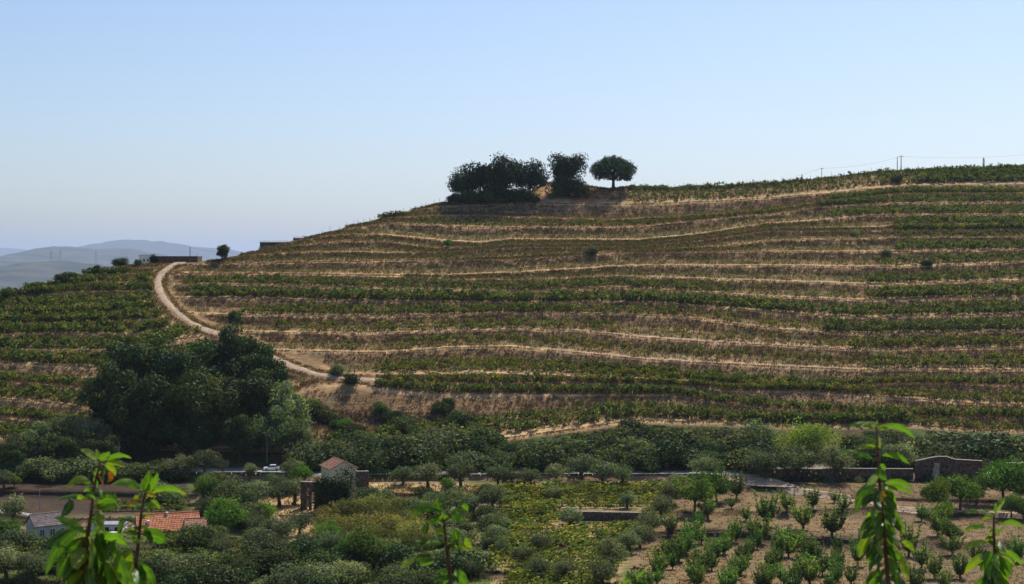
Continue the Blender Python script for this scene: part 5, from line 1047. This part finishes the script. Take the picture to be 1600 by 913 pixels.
def shoot(name, label, Yd, org, sc, stems, leaves, droop=None, ground=-3.0, cat='tree', rad=0.0048):
    def Q(x, y, dy=0.0): u = org[0]+x/sc; v = org[1]+y/sc; d = Yd+dy; return Vector(((u-CU)/F_PX*d, d, (HV-v)/F_PX*d))
    base = Q(*stems[0][0]); zg = float(np.interp(Yd, [0,5,10], [-1.7,-2.9,-5])); foot = Vector((base.x+0.05, Yd+0.05, zg)); root = empty(name, foot); tag(root, label, cat)
    for si, st in enumerate(stems):
        pts = [Q(*p) for p in st]; pts = ([foot-Vector((0,0,.2)), foot+Vector((0.02,0,0.5)), (foot+pts[0])/2+Vector((0,0,.4))] if si == 0 else [])+pts
        n = len(pts); r = [rad*(2.2-1.65*(i/(n-1))) for i in range(n)] if si == 0 else [rad*(0.8-0.5*i/(n-1)) for i in range(n)]
        m = MB(); m.tube([p-foot for p in pts], r, 8); m.obj('stem' if si == 0 else 'twig', M['shoot'], root, True)
    main = [Q(*p) for p in stems[0]]; k = 1/sc/F_PX*Yd
    for lf in leaves:
        bx, by, tx, ty, ar, wd, c = lf[:7]; roll = lf[7] if len(lf) > 7 else random.uniform(-0.5, 0.5); dy = lf[8] if len(lf) > 8 else random.uniform(-0.07, 0.05)
        b = Q(bx, by, -0.01 if dy < 0 else 0.01); t = Q(tx, ty, dy); st = min(main, key=lambda q: (q-b).length)
        l_ = link('leaf', leaf_mesh(b-foot, t-foot, ar*k, wd*k, roll, c, 0.22, random.uniform(-.5,.5)), root)
        if (st-b).length < 70*k:
            # petiole from the stem
            near = min([main[i].lerp(main[i+1], s/6) for i in range(len(main)-1) for s in range(7)], key=lambda q: (q-b).length) if len(main) > 1 else st
            if (near-b).length > 0.004: m = MB(); m.tube([near-foot, b-foot], 0.0016, 5); m.obj('petiole', M['shoot'], root)
    for i in range(9):
        a_, b_ = stems[0][-1], stems[0][min(2, len(stems[0])-2)]; t = random.random(); x_ = a_[0]+(b_[0]-a_[0])*t; y_ = a_[1]+(b_[1]-a_[1])*t; f_ = sc/4.3*random.uniform(45, 95); an = random.uniform(-0.5, 1.1); sg = random.choice((-1, 1))
        dz_ = random.uniform(-.06, .06); link('leaf', leaf_mesh(Q(x_, y_)-foot, Q(x_+sg*f_*math.cos(an), y_+f_*math.sin(an), dz_)-foot, random.uniform(5, 22)*k*sc/4.3, random.uniform(24, 40)*k*sc/4.3, random.uniform(-.9,.9), random.choice('ddgdgly'), 0.25, random.uniform(-.8,.8)), root)
    if droop:
        x0, x1, y0, y1, n, ln, wd, cols = droop
        for i in range(n):
            t = i/n; ang = i*2.4+random.uniform(-.3,.3); sy = y0+(y1-y0)*t
            mx = np.interp(sy, [p[1] for p in stems[0]][::-1], [p[0] for p in stems[0]][::-1]); dx = math.cos(ang)*random.uniform(0.35, 1.0)*(x1-x0)/2; l_ = ln*random.uniform(0.75, 1.15)
            bx, by = mx+dx*0.12, sy; tx, ty = mx+dx, sy+l_*(1-0.35*abs(dx)/((x1-x0)/2))*0.9; dy = math.sin(ang)*0.09
            link('leaf', leaf_mesh(Q(bx, by, dy*0.15)-foot, Q(tx, ty, dy)-foot, random.uniform(5, 28)*k, wd*random.uniform(.75,1.15)*k, random.uniform(-1.0, 1.0), random.choice(cols), 0.25, random.uniform(-.8,.8)), root)
    return root
# left pair of shoots (coordinates read off a 4.287x enlargement of the lower left corner)
shoot('young_fruit_tree', 'taller of the two shoots at the left, with browned curled leaves at its tip', 4.6, (0,700), 4.287,
  [[(572,1000),(575,700),(585,600),(598,520),(610,450),(625,300),(645,200),(662,140),(672,95)],[(575,690),(560,650),(548,610)],[(590,640),(700,650),(760,700)]],
  [(655,85,540,8,12,48,'p',0.5),(660,75,735,25,-10,52,'l',0.2),(668,80,640,10,6,30,'y',0.6),(715,85,882,72,26,42,'l',0.5),(712,105,838,135,20,38,'y',0.3),(690,140,625,185,8,44,'y',0.4),(700,110,772,190,16,48,'y',0.2),(705,130,690,235,-6,38,'y',1.0),
   (735,150,722,232,-8,52,'r',0.4),(660,180,700,265,0,34,'r',0.7),(610,240,445,285,52,56,'y',0.5),(640,190,648,262,6,38,'g',0.4),(650,385,770,300,-30,95,'d',0.1,0.03),(655,375,790,370,30,70,'g',0.2),(645,390,715,400,-8,34,'y',0.4),
   (590,345,378,352,26,44,'g',0.8),(470,335,405,460,-18,66,'d',0.2),(520,345,585,345,10,52,'y',0.6),(560,350,500,330,8,38,'g',0.6),(665,415,690,572,-14,78,'y',0.1),(562,565,362,462,14,66,'g',0.5),(548,530,308,850,44,80,'g',0.3),(470,545,300,700,30,55,'d',0.6),
   (570,600,382,900,30,112,'d',0.2),(560,620,450,930,10,80,'g',0.5),(662,535,655,895,-8,98,'d',0.2),(640,620,700,800,-16,60,'g',0.5),(700,625,850,660,34,88,'l',0.5),(760,620,690,700,-5,60,'g',0.3),(870,690,765,885,-10,100,'y',0.2),(760,690,850,960,10,95,'l',0.3),
   (600,770,552,880,6,56,'y',0.3),(425,640,520,600,12,48,'y',0.3),(600,680,440,960,20,100,'g',0.4),(690,760,760,1000,8,100,'g',0.4),(590,800,500,1010,10,90,'d',0.3),(640,850,560,1000,8,90,'y',0.3),(700,860,660,1010,0,70,'d',0.4),(820,850,900,1010,12,80,'l',0.2),(560,700,640,920,-10,80,'d',0.5),
   (520,720,430,880,10,60,'g',0.8),(740,800,800,900,8,50,'y',0.4),(850,470,800,600,26,54,'d',0.6),(905,500,790,480,20,38,'d',0.7)], (400,800,560,900,22,250,92,'dgdgddy'))
shoot('young_fruit_tree', 'slimmer leafy tree shoot at the left, right of the taller one, with wide-spread top leaves', 4.75, (0,700), 4.287,
  [[(905,1000),(910,790),(930,600),(945,450),(965,330),(972,300)]],
  [(945,285,738,252,40,56,'l',0.5),(960,290,995,158,-14,72,'g',0.3),(975,300,1055,165,-16,52,'l',0.4),(965,300,950,205,6,40,'p',0.4),(1010,300,1252,318,34,52,'l',0.55),(1010,310,1090,285,10,30,'y',0.5),(985,325,1040,320,8,34,'o',0.4),(1000,370,1075,410,14,48,'y',0.4),(945,335,862,385,8,34,'r',0.4),(900,350,930,320,4,28,'y',0.4),
   (960,600,1118,640,26,108,'g',0.3),(955,560,1020,640,10,60,'d',0.4),(935,780,965,990,-8,84,'d',0.3),(905,790,885,990,4,64,'p',0.2),(940,790,1040,940,20,60,'l',0.3),(930,640,880,600,4,40,'g',0.5)], (820,1020,760,940,8,190,80,'dgd'))
shoot('young_fruit_tree', 'leafy young tree shoot in the bottom middle with two arched leaves at the top left', 4.9, (560,760), 5.967,
  [[(868,1050),(860,913),(845,750),(825,600),(810,450),(800,340),(765,240)],[(800,330),(870,260),(930,190)],[(828,600),(880,540),(905,500)]],
  [(768,232,482,330,92,88,'g',0.5,-0.03),(752,240,500,300,58,56,'d',0.9,0.02),(765,255,735,108,-6,84,'g',0.3),(840,245,908,190,-8,50,'p',0.2),(925,190,982,318,-38,112,'g',0.2),(960,185,1020,230,12,70,'g',0.5),(798,355,705,310,8,44,'p',0.2),(700,290,640,350,-20,86,'d',0.3),(640,330,598,465,-6,58,'d',0.4),
   (770,330,790,250,4,46,'g',0.6),(640,520,500,590,30,86,'d',0.3),(600,555,548,500,0,36,'p',0.2),(780,530,590,560,18,56,'g',0.5),(715,680,510,690,18,86,'d',0.4),(520,690,395,772,16,62,'y',0.2),(712,670,560,735,-14,44,'l',0.2),(905,400,1025,600,-36,104,'d',0.2),(935,480,905,575,-4,40,'p',0.2),(945,480,962,572,-4,34,'p',0.2),(1000,480,1065,575,-14,62,'y',0.2),
   (842,820,728,792,10,56,'l',0.4),(905,770,918,960,4,42,'p',0.2),(940,770,1030,960,-16,92,'g',0.3),(860,850,700,900,20,60,'d',0.4)], (740,960,820,960,7,150,70,'dgd'))
shoot('young_fruit_tree', 'tall leafy young tree shoot at the right with yellowed leaves and a drooping dark cluster', 4.7, (1280,640), 3.345,
  [[(365,1010),(360,913),(345,700),(330,550),(318,420),(312,300),(305,200),(303,115)],[(303,200),(290,192),(275,188)]],
  [(296,98,153,90,18,32,'l',0.6),(300,92,215,95,18,30,'y',0.5),(298,95,268,66,4,30,'p',0.3),(318,98,500,152,32,40,'l',0.6),(312,110,362,98,10,30,'y',0.4),(302,90,306,52,2,14,'g',0.4),(312,140,320,205,-4,26,'p',0.3),(298,198,200,210,16,30,'l',0.6),(210,228,103,220,5,24,'l',0.6),(282,258,185,224,4,28,'g',0.5),
   (330,240,475,290,20,36,'l',0.5),(318,295,356,370,-14,44,'g',0.3),(318,285,345,320,4,24,'l',0.4),(310,335,258,440,14,38,'p',0.5),(300,370,190,540,18,58,'d',0.3),(275,400,185,480,10,40,'g',0.4),(340,385,492,412,18,34,'l',0.5),(350,400,494,452,14,32,'g',0.6),(345,405,415,430,8,22,'y',0.4),(338,420,298,505,4,42,'o',0.2),(345,415,362,498,-4,36,'o',0.3),(380,430,408,520,-10,34,'y',0.3),
   (262,650,210,775,6,52,'y',0.2),(385,520,450,648,-12,48,'l',0.3),(430,690,498,742,8,34,'y',0.4),(435,760,470,890,-8,44,'y',0.3),(335,850,245,940,12,64,'g',0.4),(300,560,215,640,8,46,'d',0.4),(330,740,275,800,6,42,'d',0.4)],
  (215, 465, 400, 960, 46, 135, 44, 'dddgdgdy'))
shoot('young_fruit_tree', 'leafy shoot in the bottom right corner with paired leaves pointing up', 5.0, (1480,770), 6.383,
  [[(470,1050),(465,913),(475,620),(466,450),(465,250),(468,215)]],
  [(472,225,578,58,-6,40,'p',0.5),(482,215,480,92,6,42,'g',0.4),(440,240,315,185,10,42,'p',0.6),(330,195,180,205,18,42,'l',0.5),(430,200,350,180,12,34,'g',0.5),(455,240,380,235,10,30,'y',0.5),(395,350,158,388,32,52,'l',0.5),(560,300,765,350,22,62,'l',0.5),(475,300,560,310,8,40,'d',0.4),(500,415,608,330,8,40,'p',0.5),(490,360,520,430,-4,40,'g',0.4),
   (395,490,148,585,34,56,'y',0.4),(490,475,480,580,4,44,'p',0.3),(510,480,530,570,-4,44,'p',0.3),(555,570,755,735,22,62,'l',0.5),(400,600,175,805,20,80,'y',0.4),(430,590,330,680,14,60,'g',0.4),(500,640,680,760,28,56,'y',0.5),(490,680,600,900,10,70,'l',0.4)],
  (270, 720, 570, 960, 24, 260, 82, 'dgdgly'))
shoot('fruit_tree_tip', 'single pale leaf tip poking into the bottom edge left of the orchard', 4.8, (800,740), 5.277,
  [[(1030,1020),(1025,930),(1020,850)]],
  [(1020,850,1008,790,2,26,'p',0.3),(1024,850,1098,798,-6,30,'l',0.4),(1018,840,1010,890,-4,30,'p',0.3)], None, cat='tree', rad=0.004)

# ------------------------------------------------------------------ haze
hm = bpy.data.materials.new('valley_haze'); hm.use_nodes = True; n = hm.node_tree; n.nodes.clear()
out = n.nodes.new('ShaderNodeOutputMaterial'); pv = n.nodes.new('ShaderNodeVolumePrincipled'); pv.inputs['Color'].default_value = (0.60, 0.74, 0.98, 1); pv.inputs['Density'].default_value = HAZE; pv.inputs['Anisotropy'].default_value = 0.4
n.links.new(pv.outputs[0], out.inputs['Volume'])
m = MB(); m.box(-58000, 58000, -120, 58000, -320, 600); tag(m.obj('haze', hm), kind='stuff')

print('TRIS', sum(sum(len(p.vertices)-2 for p in m.polygons) for m in bpy.data.meshes))
